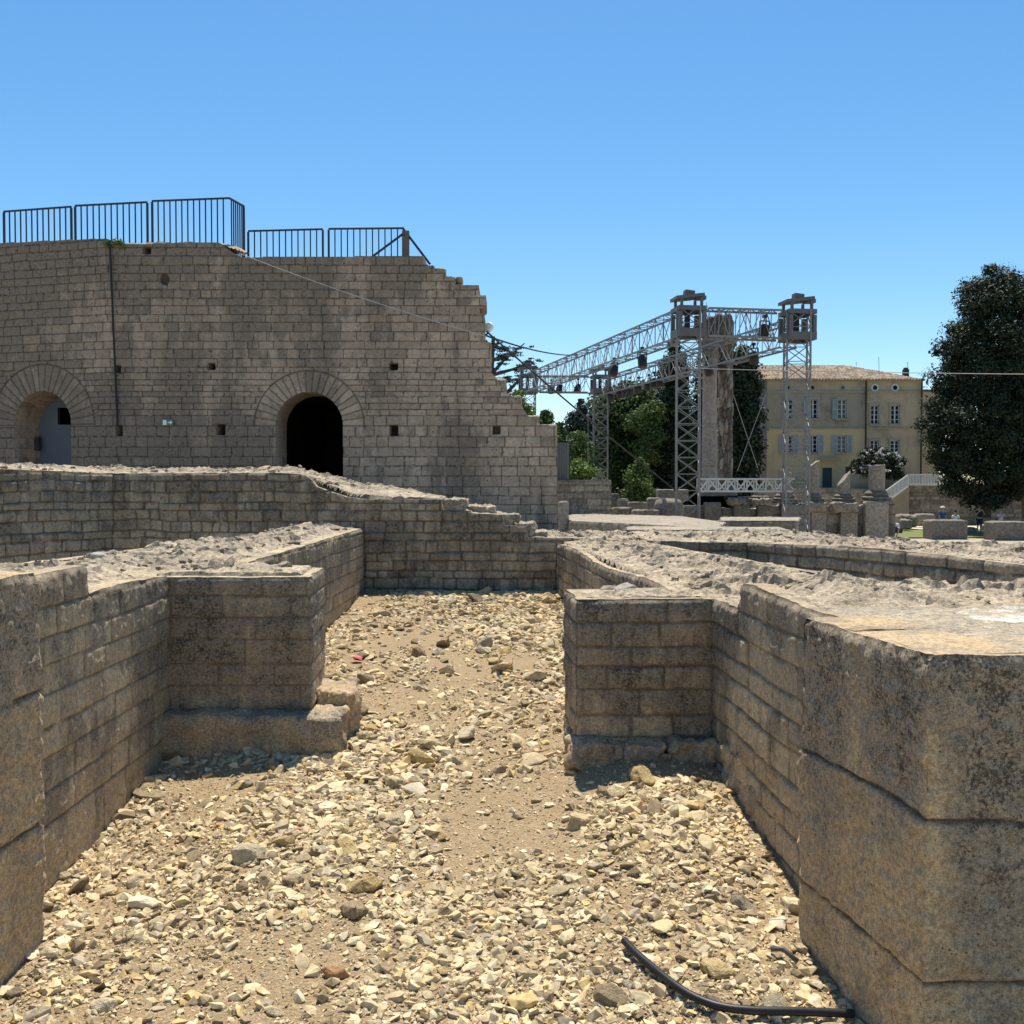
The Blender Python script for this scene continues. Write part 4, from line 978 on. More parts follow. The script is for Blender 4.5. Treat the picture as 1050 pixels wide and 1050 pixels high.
# lamps
def along(p, q, px):
    lo, hi = 0.0, 1.0
    f = lambda t: 525+1000*(p.x+(q.x-p.x)*t)/(p.y+(q.y-p.y)*t)
    inc = f(1) > f(0)
    for _ in range(40):
        m = (lo+hi)/2
        if (f(m) < px) == inc: lo = m
        else: hi = m
    return p.y+(q.y-p.y)*lo
lamp_proto = None
def stage_light(px, py, Y, rz, label):
    global lamp_proto
    p = at(px, py, Y)
    if lamp_proto is None:
        t = thing('stage_light', label, 'stage light', tuple(p), 'black lamps hanging on the trusses')
        mb = MB(); mb.lathe((0, 0, 0), [(.15, -.44), (.21, -.42), (.22, -.12), (.17, .08), (.09, .15)], 12); o = mb.build('housing', M['lamp_black'], t, True); o.matrix_parent_inverse = Matrix.Identity(4); o.rotation_euler = (.3, 0, 0)
        mb = MB(); mb.bar((-.21, 0, -.05), (-.21, 0, .26), .04); mb.bar((.21, 0, -.05), (.21, 0, .26), .04); mb.bar((-.21, 0, .27), (.21, 0, .27), .045); mb.bar((0, 0, .27), (0, 0, .42), .06)
        o = mb.build('yoke', M['lamp_black'], t); o.matrix_parent_inverse = Matrix.Identity(4)
        mb = MB(); mb.box((0, 0, .46), (.16, .14, .12)); o = mb.build('clamp', M['lamp_black'], t); o.matrix_parent_inverse = Matrix.Identity(4)
        lamp_proto = t; t.rotation_euler = (0, 0, rz); return
    t = lamp_proto.copy(); COL.objects.link(t); t.location = p; t.rotation_euler = (0, 0, rz); t['label'] = label
    for ch in lamp_proto.children:
        c = ch.copy(); COL.objects.link(c); c.parent = t
for i, (px, py, p, q, lab) in enumerate((
        (565, 397, D, Cc, 'black lamp nearest the far left tower on the rear truss'), (574, 396.5, D, Cc, 'black lamp second from the far left tower on the rear truss'), (593, 396, D, Cc, 'black lamp nearest the far right tower on the rear truss'),
        (630, 377.5, A, D, 'black lamp hanging alone under the left truss above the far tower'), (658.5, 367.5, A, D, 'black lamp hanging highest under the left truss'),
        (625.5, 402, Cc, B, 'black lamp right beside the far right tower head'), (634.7, 399, Cc, B, 'black lamp first right of the far tower on the crossing truss'), (640.4, 397, Cc, B, 'black lamp in the pair right of the far tower, farther left'), (645.5, 396.5, Cc, B, 'black lamp in the pair right of the far tower, nearer right'),
        (655, 393, Cc, B, 'black lamp hanging alone mid crossing truss before the trees'), (665.5, 390.5, Cc, B, 'black lamp leftmost of three before the dark cypress'), (671, 388, Cc, B, 'black lamp middle of three before the dark cypress'), (676, 387, Cc, B, 'black lamp rightmost of three before the dark cypress'),
        (725.5, 374, Cc, B, 'black lamp hanging in front of the smooth tall column'), (739.5, 370, Cc, B, 'black lamp hanging in front of the rough tall column'), (772.7, 361, Cc, B, 'black lamp hanging between the columns and the near right tower'), (784, 336, A, B, 'black lamp inside the front truss near the right tower'))):
    stage_light(px, py+(2.5 if p is Cc else 0), along(p, q, px), i*.8, lab)
for i, (a, b, lab) in enumerate((((752, 405, 45), (777, 480, 45), 'thin guy wire slanting down right beside the tall columns'), ((785, 405, 45), (756, 483, 45), 'thin guy wire slanting down left beside the tall columns'),
        ((724, 310, 40), (729, 327, 40), 'short wire hanging from the near left tower cap'), ((603, 404, 60), (603, 480, 60), 'thin wire hanging vertically beside the far right tower'))):
    mb = MB(); mb.tube([at(*a), at(*b)], .012, 5); tag(mb.build('wire', M['wire'], None), lab, 'wire')

# ------------------------------------------------------------------ two tall antique columns
M['col_smooth'] = stone_mat('smooth_column_marble', (.25,.22,.19), (.37,.33,.29), (.2,.17,.14), dark=(.16,.14,.12), fine=7, dist=.03, bump=.35)
M['col_rough'] = stone_mat('fissured_column_stone', (.09,.075,.06), (.50,.43,.36), (.03,.025,.02), dark=(.03,.026,.022), fine=5, dist=.05, bump=.8, crust_gain=1.2)
M['dark_ruin'] = stone_mat('dark_weathered_stone', (.075,.062,.05), (.16,.135,.105), (.05,.04,.03), dark=(.035,.03,.026), fine=5, dist=.05, bump=.6)
def column(name, px, pt, pb, Y, r, mat, label, rough, cap=True, seed=0):
    x = at(px, 400, Y).x; z1, z0 = at(px, pt, Y).z, at(px, pb, Y).z
    t = thing(name, label, 'column', (x, Y, z0))
    H = z1-z0; nz, na = 110, 56
    zz = np.linspace(0, 1, nz); an = np.linspace(0, 2*math.pi, na, endpoint=False)
    Zm, Am = np.meshgrid(zz, an, indexing='ij')
    rr = r*(1.0-.10*Zm**1.5)
    cx, cy = np.cos(Am), np.sin(Am)
    if rough:
        f1, f2, cid, _, _ = worley(Am*1.9+seed, Zm*H*1.5, seed); rr = rr-.16*r/.4*(1-sstep(0, .25, f2-f1))*(.3+.7*np.mod(cid*5.1, 1))+.05*(cid-.5); tone = cid
        jn = (1-sstep(0, .14, f2-f1))*np.mod(cid*5.1, 1)
    else:
        tone = .5+.5*fbm(Zm*9, cx*.6, cy*.6, 3, seed); jn = 0*Zm+np.exp(-((np.mod(Zm*3.02, 1)-.5)/.006)**2)
    rr = rr+.012*fbm(cx*3, cy*3, Zm*H*2, 4, seed)
    V = np.stack([(x+rr*cx).ravel(), (Y+rr*cy).ravel(), (z0+Zm*H).ravel()], 1); i = np.arange(nz*na).reshape(nz, na)
    q = np.stack([i[:-1].ravel(), np.roll(i, -1, 1)[:-1].ravel(), np.roll(i, -1, 1)[1:].ravel(), i[1:].ravel()], 1)
    C = np.stack([np.clip(tone, 0, 1).ravel(), np.clip(jn, 0, 1).ravel(), np.full(nz*na, .45 if rough else .1), np.ones(nz*na)], 1)
    link('shaft', np_mesh('shaft', V, q, C, True), mat, t)
    mb = MB(); mb.lathe((x, Y, z0-.42), [(r*1.55, 0), (r*1.55, .16), (r*1.35, .18), (r*1.42, .26), (r*1.2, .32), (r*1.12, .42)], 24); mb.build('base', M['far_stone'], t, False)
    # worn leafy capital
    nz = 26; zz = np.linspace(0, 1, nz); Zm, Am = np.meshgrid(zz, an, indexing='ij')
    hc = .95; rr = r*.9*(1+.42*Zm**2)+.10*r/.4*(.5+.5*np.sin(Am*8+np.floor(Zm*3)*.4))*sstep(.05, .9, np.mod(Zm*2.4, 1))+.05*fbm(np.cos(Am)*4, np.sin(Am)*4, Zm*5, 3, seed)
    V = np.stack([(x+rr*np.cos(Am)).ravel(), (Y+rr*np.sin(Am)).ravel(), (z1-.02+Zm*hc).ravel()], 1); i = np.arange(nz*na).reshape(nz, na)
    q = np.stack([i[:-1].ravel(), np.roll(i, -1, 1)[:-1].ravel(), np.roll(i, -1, 1)[1:].ravel(), i[1:].ravel()], 1)
    C = np.stack([np.full(nz*na, .4), np.zeros(nz*na), np.full(nz*na, .6), np.ones(nz*na)], 1)
    link('capital', np_mesh('capital', V, q, C, True), M['dark_ruin'] if rough else M['far_stone'], t)
    return t, x, z1+hc
_, xa, za = column('antique_column', 727.8, 368, 500, 49, .385, M['col_smooth'], 'tall smooth pale grey antique column left of its rough twin', False, seed=3)
_, xb, zb2 = column('antique_column', 743.8, 368, 500, 51, .415, M['col_rough'], 'tall antique column of rough fissured stone right of the smooth one', True, seed=4)
e0, e1 = at(721, 326, 50), at(752, 349, 50)
def ent_top(a, b): return -.28*np.clip(-a, 0, 1)-.05*np.abs(a)+.05*np.sin(a*9)
o = rough_block('entablature_block', ((e0.x+e1.x)/2, 50, (za-.02+e0.z)/2), (1.45, 2.6, e0.z-za+.0), M['dark_ruin'], None, rz=-.28, seed=330, amp=.08, round_=.12, tone=.3, crust=.55, top=ent_top, n=18)
tag(o, 'broken dark entablature block lying across the two tall columns', 'stone block')

# ------------------------------------------------------------------ stage podium and column stumps
YP = 48.0
def P2(px): return at(px, 520, YP).x
def rect_block(name, px0, px1, pt, pb, Y, depth, label, cat='stone block', mat=None, **k):
    a, b = at(px0, pt, Y), at(px1, pb, Y)
    o = rough_block(name, ((a.x+b.x)/2, Y+depth/2, (a.z+b.z)/2), (b.x-a.x, depth, a.z-b.z), mat or M['far_stone'], None, **k)
    return tag(o, label, cat)
ztp = at(800, 517.5, YP).z
pod = thing('stage_podium', 'weathered ruined stage front with dark-stained pedestals carrying the column stumps', 'ruin', (P2(810), YP, -.9))
zbp = courses(-1.6, ztp, .48, 341, .15)
strip('podium_facing', [(P2(690), YP), (P2(918), YP)], -1.8, lambda s: ztp+.10*math.floor(3*math.sin(s*1.3))/3-(.12 if s < 5.5 else 0), .06, lambda S, Z: masonry(S, Z, zbp, (.6, 1.4), 342, jw=.03, depth=.03, wav=.02, rnd=.04, off=.02, rough=.02), thick=1.2, side=1, mat=M['far_stone'], parent=pod, seed=343,
      crust=lambda S, Z, d: np.clip(.35+1.1*fbm(S*.9, Z*.12, 0, 3, 71), 0, 1))
for i, (px0, px1, pt, pb, dd) in enumerate(((886, 909, 514, 556, .5), (861, 878, 525, 556, .35), (831, 846, 524, 556, .35), (801, 818, 517, 556, .4), (776, 792, 518, 556, .35), (752, 768, 517, 556, .35), (722, 738, 515, 556, .4), (700, 712, 520, 556, .3))):
    a, b = at(px0, pt, YP-dd/2), at(px1, pb, YP-dd/2)
    rough_block('pedestal', ((a.x+b.x)/2, YP-dd/2, (a.z+b.z)/2), (b.x-a.x, dd, a.z-b.z), M['far_stone'], pod, seed=350+i, amp=.03, round_=.08, tone=(.95, .6, .75, .4, .3, .2, .3, .3)[i], crust=(.1, .45, .4, .6, .7, .7, .6, .6)[i])
for i, (px0, px1, pt, pb) in enumerate(((853, 879, 515.5, 526), (829, 847, 515, 525), (772, 790, 512, 517.5), (748, 764, 511, 517))):
    a, b = at(px0, pt, YP-.35), at(px1, pb, YP-.35)
    rough_block('cornice_fragment', ((a.x+b.x)/2, YP-.2, (a.z+b.z)/2), (b.x-a.x, .7, a.z-b.z), M['far_stone'], pod, seed=370+i, amp=.12, round_=.2, tone=.6, crust=.5, freq=2.2)
def stump(px, pt, pb, pbase, r, slope, label, YY=48.3, seed=0, fl=True):
    """broken column stump: slanted top, moulded base below"""
    x = at(px, 500, YY).x; z1, z0, zb_ = at(px, pt, YY).z, at(px, pb, YY).z, at(px, pbase, YY).z
    t = thing('column_stump', label, 'column', (x, YY, zb_))
    na, nz = 48, 14; an = np.linspace(0, 2*math.pi, na, endpoint=False); zz = np.linspace(0, 1, nz)
    Zm, Am = np.meshgrid(zz, an, indexing='ij')
    rr = r*(1-.05*(.5+.5*np.cos(Am*18))*(1 if fl else .2))+.012*fbm(np.cos(Am)*3+seed, np.sin(Am)*3, Zm*4, 3, seed)
    top = z1+slope*np.cos(Am)*1.0-abs(slope)+.02*np.sin(Am*5+seed)
    Zz = z0+(top-z0)*Zm
    V = np.stack([(x+rr*np.cos(Am)).ravel(), (YY+rr*np.sin(Am)).ravel(), Zz.ravel()], 1); i = np.arange(nz*na).reshape(nz, na)
    q = np.stack([i[:-1].ravel(), np.roll(i, -1, 1)[:-1].ravel(), np.roll(i, -1, 1)[1:].ravel(), i[1:].ravel()], 1)
    V = np.concatenate([V, [[x, YY, z1-abs(slope)]]]); tri = np.stack([i[-1], np.roll(i[-1], -1), np.full(na, len(V)-1)], 1)
    C = np.stack([np.full(len(V), .7), np.zeros(len(V)), np.full(len(V), .3), np.ones(len(V))], 1)
    o = link('shaft', np_mesh('shaft', V, [q, tri], C, False), M['far_stone'], t)
    h = z0-zb_; mb = MB(); mb.lathe((x, YY, zb_), [(r*1.95, 0), (r*1.95, h*.25), (r*1.7, h*.3), (r*1.85, h*.5), (r*1.35, h*.62), (r*1.5, h*.8), (r*1.1, h*1.0)], 28); mb.build('base', M['far_stone'], t)
stump(899, 476.5, 503, 516.5, .39, .02, 'upright flat-topped column stump on a dark base at the right end of the stage', seed=1)
stump(865, 483, 506.5, 516, .315, .36, 'short column stump with a steep slanted top, second from the right', seed=2)
stump(834.5, 471.5, 506, 516, .27, .16, 'tallest column stump with a slanted top, beside the near right tower', seed=3)
stump(805, 481, 506, 516, .33, -.10, 'column stump partly hidden behind the near right tower and low truss', seed=4)
for i, (px, pt, pb, lab) in enumerate(((779, 506, 516, 'small moulded column base without shaft under the low truss, right one'), (763, 509, 517, 'small moulded column base without shaft under the low truss, left one'))):
    x = at(px, 500, YP+.2).x; z1, z0 = at(px, pt, YP+.2).z, at(px, pb, YP+.2).z; h = z1-z0
    mb = MB(); mb.lathe((x, YP+.2, z0), [(.5, 0), (.5, h*.3), (.42, h*.4), (.45, h*.7), (.3, h*.8), (.28, h)], 24); o = mb.build('moulded_plinth', M['far_stone'], None); tag(o, lab, 'column base')
# ruins left of the tower foot
rect_block('ruin_block', 673, 702, 511, 542, 41.5, .9, 'big round-topped stone block among the ruins left of the near tower', seed=381, amp=.06, round_=.4, tone=.45, crust=.5)
rect_block('ruin_block', 676, 706, 502, 514, 46, 1.2, 'flat-topped stone block behind the round-topped block', seed=382, amp=.03, round_=.08, tone=.4, crust=.45)
rect_block('ruin_block', 634, 646, 511, 540, 45, .7, 'small irregular standing stone in the middle of the ruins', seed=383, amp=.06, round_=.35, tone=.4, crust=.5)
rect_block('ruin_block', 645, 664, 515, 540, 44.2, .6, 'long pale-edged block just right of the small standing stone', seed=384, amp=.03, round_=.1, tone=.5, crust=.4)
rect_block('ruin_block', 622, 635, 506, 540, 47, .8, 'dark square block at the foot of the far right tower', seed=385, amp=.03, round_=.1, tone=.25, crust=.6)
rect_block('ruin_block', 606, 630, 521, 542, 43, .8, 'low dark block in front of the far tower shrub', seed=386, amp=.04, round_=.15, tone=.3, crust=.6)
rect_block('ruin_block', 629, 648, 520.5, 545, 42.2, .7, 'low square block left of the round-topped block', seed=387, amp=.04, round_=.12, tone=.35, crust=.5)
rect_block('ruin_block', 649, 676, 523, 545, 41.0, .6, 'low pale wall block leaning against the round-topped block', seed=388, amp=.04, round_=.15, tone=.5, crust=.4)
rect_block('ruin_block', 664, 680, 510.5, 540, 45.5, .6, 'narrow block peeking between the standing stones', seed=389, amp=.04, round_=.2, tone=.35, crust=.5)
# big blocks on the lawn side
rect_block('lawn_block', 955.5, 992.5, 533.5, 556, 56.5, 1.3, 'big dark square stone block with the seated blue figure behind it', seed=391, amp=.05, round_=.07, tone=.35, crust=.45)
rect_block('lawn_block', 1019.5, 1058, 535, 557, 55.5, 1.3, 'big dark stone block at the right photo edge', seed=392, amp=.05, round_=.07, tone=.3, crust=.5)
for i, (px0, px1, pt, pb, Y, lab) in enumerate(((922, 942, 528, 541, 68, 'jumble of fallen carved stones beside the lawn'), (940, 960, 527, 539.5, 70, 'flat pale stone at the lawn edge right of the jumble'), (1010.5, 1020, 538, 545, 66, 'small square stone behind the standing man'), (994, 1002, 541, 545.5, 65, 'small rounded stone left of the standing man'), (926, 936, 533, 543, 66, 'slanted fallen stone in front of the jumble'))):
    rect_block('fallen_stone', px0, px1, pt, pb, Y, .9, lab, seed=395+i, amp=.12 if i in (0, 4) else .04, round_=.25, tone=.6, crust=.3, freq=1.5)
# ------------------------------------------------------------------ house
def plaster(name, lo, hi, stain, sa=.5):
    n = NT(name); a = n.noise(.5, 6, .65); b = n.noise(2.6, 6, .7); c = n.noise(1.1, 5, .7, 0, (1.6, 1.6, .35))
    col = n.mix(b, lo, hi); col = n.mix(n.ramp(a, .45, .68, 0, sa), col, stain); col = n.mix(n.ramp(c, .55, .75, 0, sa*.9), col, stain)
    n.base(col); n.bump(n.noise(14, 4), .3, .02); return n.m
M['plaster_yellow'] = plaster('yellow_render', (.60,.45,.24), (.72,.56,.32), (.38,.30,.20), .4)
M['plaster_grey'] = plaster('greyed_render', (.34,.285,.205), (.46,.385,.28), (.19,.16,.13), .8)
M['plaster_ochre'] = plaster('faded_ochre_render', (.46,.37,.23), (.58,.465,.30), (.28,.23,.165), .6)
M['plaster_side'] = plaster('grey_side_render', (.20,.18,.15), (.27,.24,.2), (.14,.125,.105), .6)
M['trim'] = flat_mat('stone_trim', (.40,.35,.27), .9, 0, .15, 3)
M['frame_white'] = flat_mat('white_joinery', (.66,.67,.66), .5, 0, .05, 2)
M['shutter'] = flat_mat('blue_grey_shutter', (.34,.42,.47), .6, 0, .08, 2)
M['pane'] = flat_mat('dark_pane', (.015,.02,.025), .12, 0, .1, 1, 0, .6)
M['teal'] = flat_mat('teal_door', (.035,.072,.078), .5, 0, .1, 2)
M['zinc'] = flat_mat('dark_downpipe', (.05,.045,.04), .6)
YH = 85.0
hx = lambda px: (px-525)*YH/1000
hz_ = lambda py: at(525, py, YH).z
house = thing('house', 'two-coloured yellow and grey house with tiled hip roof and shuttered windows', 'house', (hx(865), YH, hz_(505)))
def facade(name, px0, px1, py0, py1, openings, mat, y=YH, reveal=.22):
    xs = sorted({px0, px1} | {v for o in openings for v in (o[0], o[1])}); zs = sorted({py0, py1} | {v for o in openings for v in (o[2], o[3])})
    mb = MB()
    for i in range(len(xs)-1):
        for j in range(len(zs)-1):
            cx, cz = (xs[i]+xs[i+1])/2, (zs[j]+zs[j+1])/2
            if any(o[0] < cx < o[1] and o[2] < cz < o[3] for o in openings): continue
            mb.poly([(hx(xs[i]), y, hz_(zs[j+1])), (hx(xs[i+1]), y, hz_(zs[j+1])), (hx(xs[i+1]), y, hz_(zs[j])), (hx(xs[i]), y, hz_(zs[j]))])
    for o in openings:
        x0, x1, z1, z0 = hx(o[0]), hx(o[1]), hz_(o[2]), hz_(o[3])
        for q in (((x0, z0), (x1, z0)), ((x0, z1), (x1, z1)), ((x0, z0), (x0, z1)), ((x1, z0), (x1, z1))):
            (a, b), (c, d) = q; mb.poly([(a, y, b), (c, y, d), (c, y+reveal, d), (a, y+reveal, b)])
    return mb.build(name, mat, house)
WL = [(803.5, 812.5), (828.5, 837.8), (858, 867.2)]; WR = [(892, 900.2), (912.6, 921.4)]
UL = [(a, b, 409.5, 429.5) for a, b in WL]; UR = [(a, b, 415.5, 435) for a, b in WR]; LL = [(a, b, 446.5, 464.5) for a, b in WL]; LR = [(a, b, 451.5, 467.5) for a, b in WR]
facade('wall', 786, 886, 402, 439, UL, M['plaster_grey']); facade('wall', 786, 886, 439, 512, LL+[(843, 853, 479.5, 500)], M['plaster_yellow'])
facade('wall', 886, 945, 402, 512, UR+LR, M['plaster_ochre']); facade('wall', 786, 945, 388, 402, [], M['plaster_ochre'])
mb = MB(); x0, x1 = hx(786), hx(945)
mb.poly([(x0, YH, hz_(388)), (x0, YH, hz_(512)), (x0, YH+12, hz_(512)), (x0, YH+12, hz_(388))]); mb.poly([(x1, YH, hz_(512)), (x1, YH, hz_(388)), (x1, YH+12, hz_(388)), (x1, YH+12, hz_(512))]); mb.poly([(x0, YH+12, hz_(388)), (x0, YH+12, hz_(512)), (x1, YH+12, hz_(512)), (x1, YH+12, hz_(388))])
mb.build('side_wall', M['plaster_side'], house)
def beam(name, px0, px1, py0, py1, out, mat, parent=house, y=YH, shift=0.0):
    mb = MB(); a, b = hx(px0), hx(px1); z1, z0 = hz_(py0), hz_(py1); mb.box(((a+b)/2, y-out/2-.003-shift, (z0+z1)/2), (b-a, out, z1-z0)); return mb.build(name, mat, parent)
beam('cornice', 785.5, 945.3, 401.3, 402.8, .16, M['trim']); beam('string_course', 785.6, 945.2, 438.6, 440, .12, M['trim']); beam('eave_moulding', 785, 946, 388.4, 390.6, .3, M['trim'])
for px in (886, 942.8): beam('downpipe', px-.7, px+.7, 391, 507, .12, M['zinc'], shift=.165)
def window(o, surround=True, shutters=0, arched=False, closed=0.0):
    px0, px1, py0, py1 = o; y = YH+.14
    x0, x1, z1, z0 = hx(px0), hx(px1), hz_(py0), hz_(py1)
    mb = MB(); t = .07
    for a, b, c, d in ((x0, x0+t, z0, z1), (x1-t, x1, z0, z1), ((x0+x1)/2-.05, (x0+x1)/2+.05, z0, z1), (x0, x1, z0, z0+t), (x0, x1, z1-t, z1)): mb.box(((a+b)/2, y, (c+d)/2), (b-a, .06, d-c))
    for k in (1, 2, 3): mb.box(((x0+x1)/2, y+.012, z0+(z1-z0)*k/4), (x1-x0-.1, .03, .045))
    w = mb.build('window', M['frame_white'], house)
    mb = MB(); mb.box(((x0+x1)/2, y+.07, (z0+z1)/2), (x1-x0, .03, z1-z0)); mb.build('pane', M['pane'], w)
    if surround:
        mb = MB(); s = .16
        for a, b, c, d in ((x0-s, x0, z0, z1), (x1, x1+s, z0, z1)): mb.box(((a+b)/2, YH-.025, (c+d)/2), (s, .06, d-c))
        if arched:
            n = 9; cx = (x0+x1)/2; r = (x1-x0)/2
            for k in range(n):
                a0, a1 = math.pi*k/n, math.pi*(k+1)/n; P = [(cx+math.cos(a)*rr*1.0, YH-.05, z1-.02+math.sin(a)*rr*.55) for rr, a in ((r, a0), (r+s, a0), (r+s, a1), (r, a1))]
                mb.poly(P)
            mb.poly([(cx+math.cos(math.pi*k/12)*r, YH-.045, z1-.02+math.sin(math.pi*k/12)*r*.55) for k in range(13)])
        else: mb.box((cx := (x0+x1)/2, YH-.03, z1+s/2), (x1-x0+2*s+.16, .1, s))
        mb.build('surround', M['trim'], w)
    mb = MB(); mb.box(((x0+x1)/2, YH-.08, z0-.06), (x1-x0+.4, .2, .1)); mb.build('sill', M['trim'], w)
    for sd in ((-1, 1) if shutters == 2 else ((-1,) if shutters == 1 else ())):
        wd = (x1-x0)*.58; cx = (x0-.02-wd/2) if sd < 0 else (x1+.02+wd/2)
        mb = MB()
        for a in (-1, 1): mb.box((cx+a*(wd/2-.04), YH-.11, (z0+z1)/2), (.08, .05, z1-z0))
        for c in (z0+.05, (z0+z1)/2, z1-.05): mb.box((cx, YH-.11, c), (wd-.16, .05, .1))
        n = 14
        for k in range(n): mb.box((cx, YH-.105, z0+(z1-z0)*(k+.5)/n), (wd-.15, .02, (z1-z0)/n*.8), 0, .5)
        mb.build('shutter', M['shutter'], w)
for k, o in enumerate(UL): window(o, True, 1 if k else 0, True)
for o in UR: window(o, True)
for o in LL: window(o, False, 2)
for o in LR: window(o, True)
for px in (807, 832, 863, 896, 916.5):
    t = MB(); x, z = hx(px), hz_(397.5); big = px > 880; r0, r1 = (.2, .34) if big else (.16, .24)
    n = 16
    for k in range(n):
        a0, a1 = 2*math.pi*k/n, 2*math.pi*(k+1)/n; t.poly([(x+math.cos(a)*r, YH-.03, z+math.sin(a)*r) for r, a in ((r0, a0), (r1, a0), (r1, a1), (r0, a1))])
    oc = t.build('oculus', M['frame_white'] if big else M['trim'], house)
    t = MB(); t.poly([(x+math.cos(2*math.pi*k/n)*r0, YH-.02, z+math.sin(2*math.pi*k/n)*r0) for k in range(n)]); t.build('pane', M['pane'], oc)
mb = MB(); x0, x1 = hx(843), hx(853); z1, z0 = hz_(479.5), hz_(500); mb.box(((x0+x1)/2, YH+.12, (z0+z1)/2), (x1-x0, .08, z1-z0)); mb.box(((x0+x1)/2, YH+.07, (z0+z1)/2), (.04, .04, z1-z0)); d_ = mb.build('door', M['teal'], house)
mb = MB(); mb.box(((x0+x1)/2+.3, YH+.06, (z0+z1)/2), (.05, .05, .2)); mb.build('handle', M['zinc'], d_)
beam('canopy', 838.5, 859, 469.4, 471.8, .5, M['trim'])
beam('wall_plaque', 867, 874, 479, 487, .05, M['zinc'])
# roof of canal tiles
def tile_mat():
    n = NT('canal_tiles'); r, g, b = n.attr()[:3]
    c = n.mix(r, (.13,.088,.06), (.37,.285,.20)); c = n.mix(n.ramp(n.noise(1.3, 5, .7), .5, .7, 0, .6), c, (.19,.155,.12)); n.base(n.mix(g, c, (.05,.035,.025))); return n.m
M['tiles'] = tile_mat()
def roof_patch(a, b, c, d, name):
    """eave a->b, ridge d->c"""
    L = (b-a).length; H = ((d+c)/2-(a+b)/2).length; nu, nv = int(L/.07), int(H/.12)
    u, v = np.meshgrid(np.linspace(0, 1, nu), np.linspace(0, 1, nv), indexing='ij')
    A, B, C_, D_ = [np.array(k) for k in (a, b, c, d)]
    P = (A*(1-u[..., None])+B*u[..., None])*(1-v[..., None])+(D_*(1-u[..., None])+C_*u[..., None])*v[..., None]
    X = P[..., 0] if abs(b.x-a.x) > abs(b.y-a.y) else P[..., 1]
    ph = X/.27; row = np.floor(v*H/.42); w = np.sin(ph*2*math.pi)
    P[..., 2] += .05*w-.03*np.mod(v*H/.42, 1)+.05*fbm(P[..., 0]*.6, P[..., 1]*.6, 0, 3, 4)+.05*np.exp(-(np.mod(row, 7)-3)**2)*0
    tone = _hash(np.floor(ph+.25).astype(np.int64), row.astype(np.int64), np.zeros_like(row, dtype=np.int64), 5)
    i = np.arange(u.size).reshape(u.shape); q = np.stack([i[:-1, :-1].ravel(), i[1:, :-1].ravel(), i[1:, 1:].ravel(), i[:-1, 1:].ravel()], 1)
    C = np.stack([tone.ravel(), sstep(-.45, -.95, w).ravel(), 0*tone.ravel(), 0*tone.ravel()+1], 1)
    return np_mesh(name, P.reshape(-1, 3), q, C, True)
ea, eb, rc, rd = at(780.5, 388.6, 84.5), at(948.5, 389, 84.5), at(866, 374.6, 91), at(772, 374.6, 91)
ec = Vector((eb.x, 97.5, eb.z)); ed = Vector((ea.x, 97.5, ea.z))
rf = link('roof', roof_patch(ea, eb, rc, rd, 'roof'), M['tiles'], house)
link('roof', roof_patch(eb, ec, rc+Vector((0, .01, 0)), rc, 'roof'), M['tiles'], house)
mb = MB(); mb.poly([ec, ed, rd, rc]); mb.poly([ea, rd, ed]); mb.build('roof', M['tiles'], house)
c = at(931, 384, 86); mb = MB(); mb.box((c.x, 86.5, c.z), (.42, .5, 1.0)); mb.box((c.x, 86.5, c.z+.55), (.3, .36, .2)); mb.build('chimney', M['zinc'], rf)
mb = MB(); mb.bar(at(901.5, 384, 87), at(901, 366, 87), .03); mb.bar(at(931, 378, 86.5), at(930.5, 371, 86.5), .03); mb.bar(at(878, 375, 92), at(878, 371, 92), .03); mb.build('aerial', M['zinc'], rf)
annex = thing('annex', 'narrow ochre building slice beside the right end of the house', 'house', (hx(948), 88, hz_(505)))
mb = MB(); mb.box((hx(958)*88/85, 92, (hz_(397)+hz_(512))/2), (1.6, 6, hz_(397)-hz_(512))); mb.build('wall', M['plaster_ochre'], annex)
mb = MB(); mb.box((hx(958)*88/85, 92, hz_(396)), (1.9, 6.3, .2)); mb.build('roof', M['tiles'], annex)

# ------------------------------------------------------------------ terrace, retaining walls, stair, fence
TZ = 1.22
def grid_sheet(name, x0, x1, y0, y1, zf, step, mat, label, kind='structure', cat='ground'):
    xs = np.arange(x0, x1+step, step); ys = np.arange(y0, y1+step, step); X, Y = np.meshgrid(xs, ys, indexing='ij'); Z = zf(X, Y); i = np.arange(X.size).reshape(X.shape)
    q = np.stack([i[:-1, :-1].ravel(), i[1:, :-1].ravel(), i[1:, 1:].ravel(), i[:-1, 1:].ravel()], 1)
    o = link(name, np_mesh(name, np.stack([X.ravel(), Y.ravel(), Z.ravel()], 1), q, None, True), mat); return tag(o, label, cat, kind=kind)
grid_sheet('terrace_ground', 6, 90, 76.2, 140, lambda X, Y: TZ+0*X, 4, M['ground'], 'raised pale ground in front of the house')
a, b = at(930.5, 497, 75), at(1100, 497, 75)
low_wall('retaining_wall', [(a.x, 75.0), (b.x, 75.0)], a.z, -1.6, .3, 'rough stone retaining wall behind the lawn, under the big dark tree', res=.12, seed=401, thick=.8, lens=(.3, .8), depth_=.03, crust=.35)
a, b = at(770, 501, 76), at(911, 501, 76)
low_wall('retaining_wall', [(a.x, 76.0), (b.x, 76.0)], a.z, -1.6, .3, 'rough stone wall behind the column stumps, below the house door', res=.12, seed=405, thick=.8, lens=(.3, .8), depth_=.03, crust=.3)
st = thing('stair', 'stone stair flight rising right towards the terrace with a white railing beside it', 'stair', (at(915, 515, 74).x, 74, -.2))
p0, p1 = at(907, 517, 74.2), at(932, 499, 74.2); n = 11; mb = MB()
